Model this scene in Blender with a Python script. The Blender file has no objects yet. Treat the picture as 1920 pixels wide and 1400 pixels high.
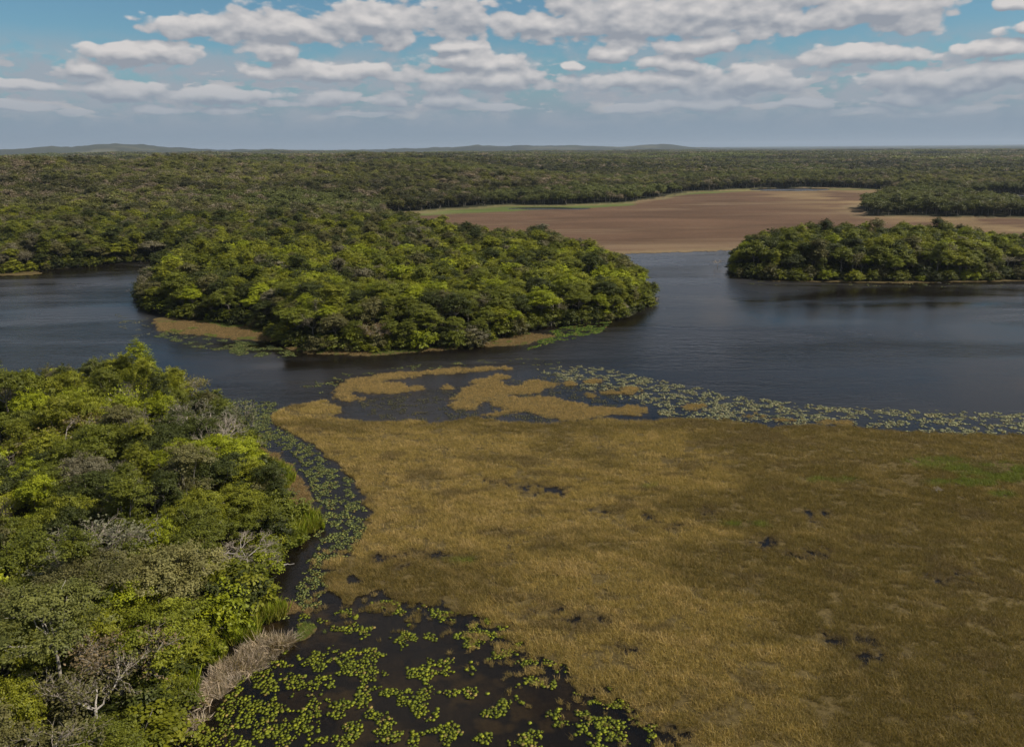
import bpy, math, random
import numpy as np
from mathutils import Matrix, Vector

random.seed(7)
rng = np.random.default_rng(7)
scene = bpy.context.scene
col = scene.collection

# ------------------------------------------------------------------ camera
F_PX = 1478.0                 # focal length in pixels of the 1920 px wide photo
CAM_H = 50.0
PITCH = math.radians(15.97)
ROLL = math.radians(-0.47)
cam_data = bpy.data.cameras.new('camera')
cam_data.sensor_width = 36.0
cam_data.lens = 36.0 * F_PX / 1920.0
cam_data.clip_start = 0.5
cam_data.clip_end = 120000.0
cam = bpy.data.objects.new('camera', cam_data)
RM = Matrix.Rotation(math.pi/2 - PITCH, 4, 'X') @ Matrix.Rotation(ROLL, 4, 'Z')
cam.matrix_world = Matrix.Translation((0, 0, CAM_H)) @ RM
col.objects.link(cam)
scene.camera = cam
RN = np.array(RM.to_3x3())

def ray(px, py):
    v = RN @ np.array([(px-960.0)/F_PX, (700.0-py)/F_PX, -1.0])
    return v/np.linalg.norm(v)
def at(px, py, z=0.0):
    """where the line of sight of a photo pixel meets the level z"""
    d = ray(px, py)
    t = (z-CAM_H)/min(d[2], -1e-4)
    return np.array([d[0]*t, d[1]*t])
def poly(pts, z=0.0):
    return np.array([at(p[0], p[1], z) for p in pts])

# ------------------------------------------------------------------ light
SUN_EL = math.radians(46)
SUN_AZ = math.radians(98)      # clockwise from the view direction (+Y)
sd = Vector((math.sin(SUN_AZ)*math.cos(SUN_EL), math.cos(SUN_AZ)*math.cos(SUN_EL), math.sin(SUN_EL)))
sun_data = bpy.data.lights.new('sun', 'SUN')
sun_data.energy = 5.0
sun_data.angle = math.radians(0.53)
sun_data.color = (1.0, 0.93, 0.82)
sun = bpy.data.objects.new('sun', sun_data)
sun.rotation_euler = sd.to_track_quat('Z', 'Y').to_euler()
sun.location = (0, 0, 300)
col.objects.link(sun)
scene.view_settings.view_transform = 'Standard'
scene.view_settings.look = 'None'
scene.view_settings.exposure = 0.18
scene.view_settings.gamma = 1.0
scene.view_settings.use_curve_mapping = False

cy = scene.cycles
cy.max_bounces = 5
cy.diffuse_bounces = 3
cy.glossy_bounces = 2
cy.transmission_bounces = 2
cy.transparent_max_bounces = 6
cy.volume_bounces = 1
cy.use_denoising = True
cy.use_adaptive_sampling = True
cy.adaptive_threshold = 0.01
cy.caustics_reflective = False
cy.caustics_refractive = False

# ------------------------------------------------------------------ node helper
class NT:
    def __init__(self, tree):
        self.t = tree
    def n(self, typ, **kw):
        nd = self.t.nodes.new(typ)
        for k, v in kw.items():
            setattr(nd, k, v)
        return nd
    def link(self, a, b):
        self.t.links.new(a, b)
    def put(self, sock, v):
        if hasattr(v, 'is_linked') or isinstance(v, bpy.types.NodeSocket):
            self.t.links.new(v, sock)
        else:
            sock.default_value = v
    def m(self, op, a, b=None, c=None, clamp=False):
        nd = self.t.nodes.new('ShaderNodeMath'); nd.operation = op; nd.use_clamp = clamp
        self.put(nd.inputs[0], a)
        if b is not None: self.put(nd.inputs[1], b)
        if c is not None: self.put(nd.inputs[2], c)
        return nd.outputs[0]
    def vm(self, op, a, b=None, c=None, out=0):
        nd = self.t.nodes.new('ShaderNodeVectorMath'); nd.operation = op
        self.put(nd.inputs[0], a)
        if b is not None: self.put(nd.inputs[1], b)
        if c is not None: self.put(nd.inputs[2], c)
        return nd.outputs['Value'] if op in ('LENGTH', 'DOT_PRODUCT', 'DISTANCE') else nd.outputs[0]
    def noise(self, vec, scale, detail=4.0, rough=0.5, dist=0.0, out='Fac'):
        nd = self.t.nodes.new('ShaderNodeTexNoise')
        if vec is not None: self.link(vec, nd.inputs['Vector'])
        nd.inputs['Scale'].default_value = scale
        nd.inputs['Detail'].default_value = detail
        nd.inputs['Roughness'].default_value = rough
        nd.inputs['Distortion'].default_value = dist
        return nd.outputs[out]
    def mapr(self, v, a, b, c=0.0, d=1.0, smooth=True):
        nd = self.t.nodes.new('ShaderNodeMapRange')
        nd.interpolation_type = 'SMOOTHSTEP' if smooth else 'LINEAR'
        self.put(nd.inputs['Value'], v)
        nd.inputs['From Min'].default_value = a; nd.inputs['From Max'].default_value = b
        self.put(nd.inputs['To Min'], c); self.put(nd.inputs['To Max'], d)
        return nd.outputs['Result']
    def mix(self, fac, a, b, typ='MIX'):
        nd = self.t.nodes.new('ShaderNodeMix'); nd.data_type = 'RGBA'; nd.blend_type = typ
        self.put(nd.inputs[0], fac)
        for s, v in ((nd.inputs[6], a), (nd.inputs[7], b)):
            if isinstance(v, (tuple, list)): s.default_value = (*v[:3], 1.0)
            else: self.link(v, s)
        return nd.outputs[2]

# ------------------------------------------------------------------ world
world = bpy.data.worlds.new('World')
scene.world = world
world.cycles.sampling_method = 'MANUAL'; world.cycles.sample_map_resolution = 384
world.use_nodes = True
wt = world.node_tree
wt.nodes.clear()
W = NT(wt)
WS = 0.07                      # background strength
out = W.n('ShaderNodeOutputWorld'); bg = W.n('ShaderNodeBackground')
bg.inputs['Strength'].default_value = WS
W.link(bg.outputs[0], out.inputs['Surface'])
sky = W.n('ShaderNodeTexSky', sky_type='NISHITA', sun_disc=False)
sky.sun_elevation = SUN_EL
sky.sun_rotation = SUN_AZ
sky.altitude = 50; sky.air_density = 1.0; sky.dust_density = 0.6; sky.ozone_density = 2.0
tc = W.n('ShaderNodeTexCoord')
sep = W.n('ShaderNodeSeparateXYZ'); W.link(tc.outputs['Generated'], sep.inputs[0])
X, Y, Z = sep.outputs
az = W.m('ARCTAN2', X, Y)
el = W.m('ARCSINE', Z)
cmb = W.n('ShaderNodeCombineXYZ'); W.link(az, cmb.inputs[0]); W.link(el, cmb.inputs[1])
P = cmb.outputs[0]

def ae(px, py):
    d = ray(px, py)
    return math.atan2(d[0], d[1]), math.asin(d[2])
# (centre x, base y, half width, height) of each cloud bank, read off the photo
CL = [(400, 66, 135, 46), (545, 78, 150, 64), (715, 72, 130, 74), (850, 62, 66, 78), (495, 108, 62, 44),
      (855, 94, 66, 22), (275, 120, 112, 46), (170, 138, 78, 32),
      (1005, 68, 70, 52), (1150, 66, 190, 90), (1390, 62, 240, 100), (1640, 46, 180, 70), (1330, 96, 118, 34),
      (1150, 112, 40, 32), (1610, 124, 142, 40), (1860, 110, 75, 34), (1898, 62, 24, 24), (1905, 16, 34, 22),
      (890, 132, 112, 40), (600, 146, 135, 30), (900, 170, 190, 46), (1280, 134, 66, 32), (1220, 168, 160, 40),
      (1400, 172, 110, 46), (1740, 170, 190, 46), (1890, 152, 70, 44), (230, 182, 130, 30), (400, 190, 150, 26),
      (50, 168, 60, 20), (620, 196, 60, 26), (845, 200, 50, 24), (720, 196, 36, 20), (530, 202, 50, 16),
      (110, 216, 50, 13), (1700, 196, 90, 20), (1500, 200, 80, 18), (1080, 132, 30, 18), (1330, 206, 90, 20),
      (300, 212, 70, 14), (440, 214, 60, 12), (940, 208, 80, 15), (1200, 210, 60, 13), (1620, 216, 80, 14), (1800, 214, 70, 14), (30, 206, 60, 13), (680, 218, 60, 11)]
def cloud_field(Pv):
    fld = None
    for (cx, by, hw, hh) in CL:
        a0, e0 = ae(cx, by); a1, _ = ae(cx+hw, by); _, e1 = ae(cx, by-hh)
        ce = e0 + (e1-e0)*0.40
        sa = 1.0/(abs(a1-a0)*1.10); se = 1.0/((e1-e0)*0.66)
        q = W.vm('MULTIPLY_ADD', Pv, (sa, se, 0), (-a0*sa, -ce*se, 0))
        f = W.vm('LENGTH', q)
        if fld is None: fld = f
        else:
            nd = W.n('ShaderNodeMath', operation='SMOOTH_MIN'); W.link(fld, nd.inputs[0]); W.link(f, nd.inputs[1]); nd.inputs[2].default_value = 0.25
            fld = nd.outputs[0]
    return W.m('MAXIMUM', W.m('SUBTRACT', 1.0, fld), -1.5)
def noise2(v, sc, det, rough=0.55):
    nd = W.n('ShaderNodeTexNoise', noise_dimensions='2D'); W.link(v, nd.inputs['Vector'])
    nd.inputs['Scale'].default_value = sc; nd.inputs['Detail'].default_value = det; nd.inputs['Roughness'].default_value = rough
    return nd.outputs['Fac']
# cumulus over the rest of the sky: same kind of cloud on a level layer
zc = W.m('MAXIMUM', Z, 0.03)
cv = W.n('ShaderNodeCombineXYZ'); W.link(W.m('DIVIDE', X, zc), cv.inputs[0]); W.link(W.m('DIVIDE', Y, zc), cv.inputs[1])
fl = noise2(cv.outputs[0], 1.05, 3.0)
fl = W.m('MULTIPLY', W.m('SUBTRACT', fl, 0.465), 5.0)
infr = W.m('MULTIPLY', W.mapr(W.m('ABSOLUTE', az), 0.60, 0.70, 1.0, 0.0), W.mapr(el, 0.165, 0.20, 1.0, 0.0))
fl = W.m('SUBTRACT', fl, W.m('MULTIPLY', infr, 9.0))
fl = W.m('SUBTRACT', fl, W.mapr(el, 0.03, 0.09, 1.5, 0.0))
# billows: domed lumps riding on the field
def billow(v):
    a = noise2(v, 17.0, 5.5, 0.53)
    vo = W.n('ShaderNodeTexVoronoi', feature='SMOOTH_F1', voronoi_dimensions='2D'); W.link(v, vo.inputs['Vector'])
    vo.inputs['Scale'].default_value = 36.0; vo.inputs['Detail'].default_value = 1.5
    vo.inputs['Roughness'].default_value = 0.5; vo.inputs['Smoothness'].default_value = 0.35
    return W.m('ADD', W.m('MULTIPLY', a, 1.45), W.m('MULTIPLY', vo.outputs['Distance'], -0.50))
DE = 0.0085
wob = W.n('ShaderNodeTexNoise', noise_dimensions='2D'); W.link(P, wob.inputs['Vector']); wob.inputs['Scale'].default_value = 17.0; wob.inputs['Detail'].default_value = 2.0
Pw = W.vm('ADD', P, W.vm('MULTIPLY', W.vm('SUBTRACT', wob.outputs['Color'], (0.5, 0.5, 0.5)), (0.055, 0.012, 0.0)))
Q = W.vm('MULTIPLY', P, (1.0, 1.9, 1.0))
Q2 = W.vm('ADD', Q, (DE*0.35, DE*1.9, 0.0))
b1 = billow(Q); b2 = billow(Q2)
f1 = W.m('MAXIMUM', cloud_field(Pw), fl); f2 = W.m('MAXIMUM', cloud_field(W.vm('ADD', Pw, (DE*0.35, DE, 0))), fl)
h1 = W.m('ADD', f1, W.m('SUBTRACT', b1, 0.38))
h2 = W.m('ADD', f2, W.m('SUBTRACT', b2, 0.38))
alpha = W.mapr(h1, -0.02, 0.26)
relief = W.m('SUBTRACT', h1, h2)
light = W.m('ADD', W.m('MULTIPLY', relief, 0.92), 0.40)
light = W.m('MAXIMUM', W.m('MINIMUM', light, 1.0), 0.0)
k = 0.90/WS
ccol = W.mix(light, (0.295*k, 0.32*k, 0.365*k), (0.67*k, 0.64*k, 0.625*k))
hz = (0.235*k, 0.300*k, 0.380*k)
skyc = W.mix(1.0, sky.outputs[0], (0.64, 0.93, 1.00), 'MULTIPLY')
low = W.mapr(el, 0.02, 0.105, 1.0, 0.0)                     # distant air: clouds and blue fade into it
skyc = W.mix(W.m('MULTIPLY', low, 0.97), skyc, hz)
veil = noise2(Q, 15.0, 5.0, 0.62)
thin = W.m('MULTIPLY', W.mapr(veil, 0.36, 0.62, 0.0, 0.85), W.mapr(W.m('ABSOLUTE', W.m('SUBTRACT', el, 0.070)), 0.015, 0.060, 1.0, 0.0))
skyc = W.mix(thin, skyc, (0.33*k, 0.365*k, 0.42*k))
# small ragged cumulus far off, packed by distance
far_h = W.m('ADD', W.m('MULTIPLY', W.m('SUBTRACT', noise2(W.vm('MULTIPLY', P, (1.0, 3.4, 1.0)), 22.0, 5.0, 0.55), 0.50), 9.0), W.m('MULTIPLY', relief, 0.5))
fa = W.m('MULTIPLY', W.mapr(far_h, 0.0, 0.8), W.m('MULTIPLY', W.mapr(el, 0.022, 0.052, 0.0, 0.9), W.mapr(el, 0.085, 0.105, 1.0, 0.0)))
fc = W.mix(light, (0.33*k, 0.36*k, 0.41*k), (0.50*k, 0.49*k, 0.50*k))
skyc = W.mix(fa, skyc, fc)
fadec = W.mapr(el, 0.03, 0.10, 0.70, 0.05)
ccol = W.mix(fadec, ccol, hz)
alpha = W.m('MULTIPLY', alpha, W.mapr(el, 0.018, 0.048, 0.0, 1.0))
fin = W.mix(alpha, skyc, ccol)
W.link(fin, bg.inputs['Color'])

# ------------------------------------------------------------------ numpy helpers
_tab = np.random.default_rng(3).random((256, 256))
def vn(x, y, s=0):
    x = np.asarray(x, float)+s*17.31; y = np.asarray(y, float)+s*9.77
    xi = np.floor(x).astype(int); yi = np.floor(y).astype(int)
    fx = x-xi; fy = y-yi
    fx = fx*fx*(3-2*fx); fy = fy*fy*(3-2*fy)
    a = _tab[xi & 255, yi & 255]; b = _tab[(xi+1) & 255, yi & 255]
    c = _tab[xi & 255, (yi+1) & 255]; d = _tab[(xi+1) & 255, (yi+1) & 255]
    return (a*(1-fx)+b*fx)*(1-fy)+(c*(1-fx)+d*fx)*fy
def fbm(x, y, o=4, s=0):
    r = 0; a = 0.5; t = 0
    for i in range(o):
        r = r+a*vn(x*2**i, y*2**i, s+i*3); t += a; a *= 0.55
    return r/t
def sstep(a, b, x):
    t = np.clip((x-a)/(b-a), 0, 1)
    return t*t*(3-2*t)
def sdf(P_, X_, Y_):
    """signed distance, positive inside the polygon"""
    x = X_.ravel(); y = Y_.ravel()
    best = np.full(x.shape, 1e18); ins = np.zeros(x.shape, bool)
    n = len(P_)
    for i in range(n):
        ax, ay = P_[i]; bx, by = P_[(i+1) % n]
        dx, dy = bx-ax, by-ay
        L = dx*dx+dy*dy+1e-12
        t = np.clip(((x-ax)*dx+(y-ay)*dy)/L, 0, 1)
        d = (x-ax-t*dx)**2+(y-ay-t*dy)**2
        np.minimum(best, d, out=best)
        c = ((ay > y) != (by > y))
        if dy != 0:
            ins ^= c & (x < (bx-ax)*(y-ay)/dy+ax)
    return (np.where(ins, 1, -1)*np.sqrt(best)).reshape(X_.shape)
def ell(cx, cy_, hw, hh, n=14, z=0.0):
    return poly([(cx+hw*math.cos(a), cy_+hh*math.sin(a)) for a in np.linspace(0, 2*math.pi, n, endpoint=False)], z)

# ------------------------------------------------------------------ the map of the place
BASIN = poly([(-1200, 530), (-300, 520), (0, 513), (120, 503), (200, 495), (265, 491), (340, 488), (350, 500), (300, 520), (268, 545), (278, 580),
              (320, 594), (420, 604), (515, 618), (535, 645), (600, 655), (700, 660), (770, 655), (880, 648), (960, 632), (1020, 612), (1100, 606),
              (1180, 594), (1212, 572), (1212, 548), (1185, 530), (1120, 508), (1060, 484), (1050, 474), (1130, 468), (1380, 467), (1600, 468), (2000, 472),
              (3000, 490), (4200, 900), (3000, 2200), (180, 2200), (240, 1600), (290, 1400), (330, 1330), (350, 1250), (390, 1200), (450, 1150), (505, 1080),
              (535, 1000), (510, 940), (478, 890), (450, 845), (425, 800), (380, 778), (300, 772), (180, 775), (60, 785), (-300, 800), (-1200, 830)])
RISL = poly([(1372, 508), (1390, 518), (1450, 524), (1540, 526), (1650, 527), (1760, 527), (1860, 525), (1960, 522), (2150, 515), (2150, 490),
             (1960, 478), (1850, 474), (1750, 472), (1650, 471), (1500, 472), (1420, 478), (1385, 490)])
DRY = poly([(700, 402), (760, 401), (800, 397), (850, 391), (930, 386), (1050, 385), (1180, 381), (1230, 372), (1270, 362), (1400, 355), (1540, 352),
            (1660, 356), (1680, 366), (1640, 378), (1612, 388), (1600, 398), (1640, 406), (1780, 409), (1920, 408), (2300, 405), (3000, 410), (3000, 486), (2000, 476), (1380, 470),
            (1050, 480), (960, 474), (900, 468), (800, 450), (720, 420)])
MARSH = poly([(512, 782), (530, 768), (560, 757), (610, 752), (640, 766), (622, 782), (680, 790), (760, 790), (830, 795), (880, 784), (930, 786), (980, 796), (1060, 794),
              (1120, 786), (1200, 790), (1300, 785), (1380, 790), (1435, 798), (1446, 806), (1460, 798), (1560, 798), (1700, 810), (1920, 818), (2600, 850), (4200, 1200), (3000, 2200),
              (1330, 2200), (1290, 1500), (1262, 1400), (1210, 1335), (1130, 1275), (1050, 1232), (975, 1215), (945, 1165), (880, 1132), (800, 1128), (720, 1118), (615, 1108),
              (645, 1060), (690, 1000), (692, 950), (664, 900), (622, 858), (565, 818), (520, 800)])
ISLETS = [poly(p) for p in [
    [(625, 730), (655, 710), (740, 698), (830, 691), (900, 688), (955, 686), (958, 692), (880, 697), (800, 704), (725, 713), (670, 726), (652, 745), (630, 747)],
    [(838, 747), (868, 731), (890, 713), (925, 706), (952, 720), (1020, 729), (1016, 738), (950, 740), (930, 750), (870, 752)],
    [(915, 753), (960, 743), (1040, 745), (1110, 763), (1190, 760), (1217, 768), (1192, 778), (1130, 777), (1085, 790), (1030, 786), (985, 771), (925, 783), (905, 777), (950, 766)],
]] + [ell(*e) for e in [(718, 729, 52, 12), (783, 728, 18, 6), (838, 726, 14, 5), (868, 761, 30, 8), (1006, 722, 36, 8), (655, 746, 14, 6), (676, 748, 12, 4), (1150, 736, 34, 5), (1112, 716, 20, 4),
                        (1178, 730, 22, 4), (1105, 740, 14, 4), (1300, 762, 22, 4), (1420, 779, 20, 4), (1560, 792, 40, 5), (1470, 788, 26, 4), (1068, 719, 10, 4), (940, 706, 16, 3)]]
APRON = [poly(p) for p in [
    [(283, 598), (330, 590), (430, 600), (515, 612), (525, 640), (440, 636), (350, 626), (300, 622)],
    [(530, 650), (600, 652), (700, 656), (790, 650), (880, 642), (870, 652), (780, 660), (690, 667), (580, 664)],
    [(900, 640), (990, 625), (1040, 628), (990, 645), (910, 650)],
    [(445, 838), (498, 838), (540, 870), (578, 920), (590, 962), (560, 990), (515, 950), (470, 890)],
    [(1380, 512), (1500, 523), (1700, 526), (1900, 524), (1960, 526), (1700, 531), (1450, 527)],
]] + [ell(545, 1140, 28, 16), ell(575, 1178, 14, 7), ell(515, 1205, 40, 14), ell(20, 512, 60, 5)]
SUBMERGED = [ell(640, 1330, 60, 60), ell(500, 1190, 90, 40), ell(640, 1170, 70, 30), ell(690, 1300, 170, 60), ell(900, 1290, 180, 70), ell(1000, 1370, 170, 60), ell(700, 1390, 140, 40), ell(1070, 1340, 80, 40)]
POOLS = [(990, 912, 34, 10), (1040, 922, 40, 10), (1125, 962, 22, 8), (1205, 970, 26, 8), (1256, 984, 24, 8), (1330, 965, 14, 4), (805, 1040, 24, 10), (752, 1055, 14, 12),
         (712, 1050, 14, 8), (1435, 1022, 26, 12), (1525, 965, 30, 9), (1590, 1200, 50, 9), (1640, 1232, 30, 12), (1370, 1350, 26, 12), (1340, 1338, 26, 6), (1510, 1040, 50, 10),
         (1100, 1160, 50, 8), (1030, 1150, 30, 7), (1780, 1085, 40, 10), (1245, 1385, 40, 20), (930, 905, 26, 5), (1180, 1218, 26, 5)]
POOLS = [ell(*e) for e in POOLS]

def union(ps, x, y):
    r = np.full(x.shape, -1e9)
    for p in ps:
        b = (x > p[:, 0].min()-12) & (x < p[:, 0].max()+12) & (y > p[:, 1].min()-12) & (y < p[:, 1].max()+12)
        if b.any(): r[b] = np.maximum(r[b], sdf(p, x[b], y[b]))
    return r

def hills(x, y):
    r = np.hypot(x, y); a = np.degrees(np.arctan2(x, y))
    left = sstep(12, -10, a)                        # the country rises towards the left
    h = left*23*sstep(330, 980, r)
    mid = np.exp(-((a-0)/16.0)**2)
    h = np.maximum(h, 12*mid*sstep(1000, 1700, r))
    h = h*(1-0.75*sstep(1500, 3200, r))
    h += left*12*np.exp(-((a+22)/3.5)**2)*np.exp(-((r-960)/170)**2)
    h += left*11*np.exp(-((a+30.5)/2.5)**2)*np.exp(-((r-1000)/150)**2)
    h += (fbm(x/180, y/180, 3, 5)-0.5)*30*sstep(400, 900, r)*(0.5+0.5*left)
    h += (fbm(x/900, y/900, 3, 9)-0.42)*42*sstep(1300, 3500, r)*(1-0.5*sstep(6000, 12000, r))
    # far ridges
    def ridge(ac, aw, rc, rw, hh): return hh*np.exp(-np.abs((a-ac)/aw)**2.4)*np.exp(-((r-rc)/rw)**2)
    far = ridge(-26.0, 4.2, 9000, 1300, 96)+ridge(-17, 6, 9500, 1500, 40)+ridge(-2.0, 7.0, 10500, 1500, 62)+ridge(-2.3, 1.2, 9800, 900, 20)+ridge(10.2, 1.6, 10500, 1200, 32)
    far += ridge(8, 7, 11000, 1500, 42)+ridge(-34, 5, 9500, 1500, 56)
    h += far*(0.72+0.56*fbm(a/1.7, r/1500, 4, 21))
    return h

def land_height(x, y):
    jit = (fbm(x/3.0, y/3.0, 3, 1)-0.5)
    r = np.hypot(x, y)
    jl = jit*np.clip(r/90.0, 1.5, 7)*0.9
    basin = sdf(BASIN, x, y)+jl
    risl = sdf(RISL, x, y)+jl
    dry = sdf(DRY, x, y)+jl*1.5+(fbm(x/26.0, y/26.0, 3, 23)-0.5)*26*sstep(350, 520, r)
    marsh = sdf(MARSH, x, y)+jit*np.where(y < 92, 5.0, 2.8)+(fbm(x/2.6, y/2.2, 2, 24)-0.5)*7.0*sstep(96, 88, y)
    isl = union(ISLETS, x, y)+jit*3.0+(fbm(x/1.0, y/0.8, 3, 44)-0.5)*2.6-0.2
    apr = union(APRON, x, y)+jit*3.0+(fbm(x/1.0, y/0.8, 3, 45)-0.5)*2.0
    sub = union(SUBMERGED, x, y)+jit*6.0
    pool = union(POOLS, x, y)+(fbm(x/1.1, y/1.1, 3, 13)-0.56)*6.0
    land = np.maximum(-basin, risl)
    h = np.where(land > 0, 0.12+0.9*sstep(0, 6, land), 0)
    h = h+np.where(land > 0, hills(x, y)*sstep(0, 160, np.minimum(land, -dry)), 0)
    bed = -0.10-1.5*sstep(0, 9, -land)
    h = np.where(land > 0, h, bed)
    # submerged mats
    h = np.where((land <= 0) & (sub > -2), np.maximum(h, -0.75+0.55*sstep(-2, 2, sub)+0.16*fbm(x/0.8, y/0.8, 3, 31)), h)
    m = np.maximum(np.maximum(marsh, isl), apr)
    mh = -0.30+0.40*sstep(-1.2, 0.35, m)
    mh = mh-0.20*sstep(-0.2, 1.2, pool)*(marsh > 0)
    h = np.where((land <= 0) & (m > -1.3), np.maximum(np.where(m > 0, mh, h), mh), h)
    h = np.where(dry > 0, 0.10+0.10*fbm(x/20, y/20, 2, 2), h)
    pond = sdf(ell(1480, 355.5, 75, 2.6), x, y)
    h = np.where(pond > -3, np.minimum(h, 0.12-0.5*sstep(-3, 3, pond)), h)
    pond2 = sdf(ell(1030, 391, 80, 1.7), x, y)
    h = np.where(pond2 > -2, np.minimum(h, 0.10-0.4*sstep(-2, 2, pond2)), h)
    zone = np.where(dry > 0, 1, np.where(land > 0, 0, np.where(m > -0.6, 2, 3)))
    return h, zone, dict(land=land, basin=basin, risl=risl, dry=dry, marsh=marsh, isl=isl, apr=apr, sub=sub, pool=pool, m=m)

def mesh_from(name, V, Fc, smooth=False):
    me = bpy.data.meshes.new(name)
    V = np.asarray(V, np.float32); Fc = np.asarray(Fc, np.int32)
    n = Fc.shape[1]
    me.vertices.add(len(V)); me.vertices.foreach_set('co', V.ravel())
    me.loops.add(Fc.size); me.loops.foreach_set('vertex_index', Fc.ravel())
    me.polygons.add(len(Fc)); me.polygons.foreach_set('loop_start', np.arange(0, Fc.size, n, dtype=np.int32))
    me.polygons.foreach_set('loop_total', np.full(len(Fc), n, np.int32))
    if smooth: me.polygons.foreach_set('use_smooth', np.ones(len(Fc), bool))
    me.update(calc_edges=True)
    return me
def fattr(me, name, vals, typ='FLOAT'):
    a = me.attributes.new(name, typ, 'POINT')
    if typ == 'FLOAT': a.data.foreach_set('value', np.asarray(vals, np.float32).ravel())
    elif typ == 'INT': a.data.foreach_set('value', np.asarray(vals, np.int32).ravel())
    elif typ == 'FLOAT_VECTOR': a.data.foreach_set('vector', np.asarray(vals, np.float32).ravel())
    elif typ == 'FLOAT_COLOR':
        v = np.ones((len(vals), 4), np.float32); v[:, :3] = vals
        a.data.foreach_set('color', v.ravel())
def tag(o, label=None, cat=None, group=None, kind=None):
    if label: o['label'] = label
    if cat: o['category'] = cat
    if group: o['group'] = group
    if kind: o['kind'] = kind
    return o

# ------------------------------------------------------------------ materials
def newmat(name):
    m = bpy.data.materials.new(name); m.use_nodes = True
    m.node_tree.nodes.clear()
    N = NT(m.node_tree)
    o = N.n('ShaderNodeOutputMaterial')
    return m, N, o
def pos(N): return N.n('ShaderNodeNewGeometry').outputs['Position']

def mat_leaf(name='leaf', transl=0.27, default=(0.07, 0.10, 0.02)):
    m, N, o = newmat(name)
    at_ = N.n('ShaderNodeAttribute', attribute_type='INSTANCER', attribute_name='leafcol')
    ti = N.n('ShaderNodeAttribute', attribute_type='GEOMETRY', attribute_name='tint')
    p = pos(N)
    n1 = N.noise(p, 0.9, 3.0, 0.6)
    f = N.m('MULTIPLY', N.mapr(ti.outputs['Fac'], 0, 1, 0.62, 1.42, False), N.mapr(n1, 0.3, 0.7, 0.82, 1.2, False))
    c = N.vm('SCALE', at_.outputs['Color'], None)
    N.put(c.node.inputs['Scale'], f)
    hue = N.n('ShaderNodeHueSaturation'); N.link(c, hue.inputs['Color'])
    N.put(hue.inputs['Hue'], N.mapr(ti.outputs['Fac'], 0, 1, 0.503, 0.482, False))
    hue.inputs['Saturation'].default_value = 1.0
    d = N.n('ShaderNodeBsdfPrincipled'); N.link(hue.outputs[0], d.inputs['Base Color'])
    d.inputs['Roughness'].default_value = 0.55; d.inputs['Specular IOR Level'].default_value = 0.25
    t = N.n('ShaderNodeBsdfTranslucent')
    N.link(N.mix(1.0, hue.outputs[0], (1.25, 1.25, 0.6), 'MULTIPLY'), t.inputs['Color'])
    mx = N.n('ShaderNodeMixShader'); mx.inputs[0].default_value = transl
    N.link(d.outputs[0], mx.inputs[1]); N.link(t.outputs[0], mx.inputs[2]); N.link(mx.outputs[0], o.inputs['Surface'])
    return m
def mat_bark(name, c1, c2):
    m, N, o = newmat(name)
    p = pos(N)
    c = N.mix(N.mapr(N.noise(p, 3.0, 4.0, 0.6), 0.35, 0.65), c1, c2)
    d = N.n('ShaderNodeBsdfPrincipled'); N.link(c, d.inputs['Base Color']); d.inputs['Roughness'].default_value = 0.9
    N.link(d.outputs[0], o.inputs['Surface'])
    return m
M_LEAF = mat_leaf()
M_GRASS = mat_leaf('grass_blades', 0.3)
M_PAD = mat_leaf('lily_leaf', 0.1)
M_BARK = mat_bark('bark', (0.13, 0.11, 0.085), (0.26, 0.23, 0.19))
M_PALE = mat_bark('pale_bark', (0.24, 0.21, 0.175), (0.40, 0.36, 0.31))
M_TWIG = mat_bark('twigs', (0.27, 0.22, 0.17), (0.41, 0.35, 0.28))

def mat_ground():
    m, N, o = newmat('ground')
    a = N.n('ShaderNodeAttribute', attribute_type='GEOMETRY', attribute_name='gcol')
    p = pos(N)
    n1 = N.noise(p, 1.7, 5.0, 0.65); n2 = N.noise(p, 0.06, 4.0, 0.6)
    f = N.m('MULTIPLY', N.mapr(n1, 0.25, 0.75, 0.55, 1.45, False), N.mapr(n2, 0.3, 0.7, 0.8, 1.2, False))
    c = N.vm('SCALE', a.outputs['Color'], None); N.put(c.node.inputs['Scale'], f)
    d = N.n('ShaderNodeBsdfPrincipled'); N.link(c, d.inputs['Base Color']); d.inputs['Roughness'].default_value = 1.0
    d.inputs['Specular IOR Level'].default_value = 0.1
    b = N.n('ShaderNodeBump'); b.inputs['Distance'].default_value = 0.25; b.inputs['Strength'].default_value = 0.7
    N.link(N.noise(p, 2.5, 5.0, 0.65), b.inputs['Height']); N.link(b.outputs[0], d.inputs['Normal'])
    N.link(d.outputs[0], o.inputs['Surface'])
    return m
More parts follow.
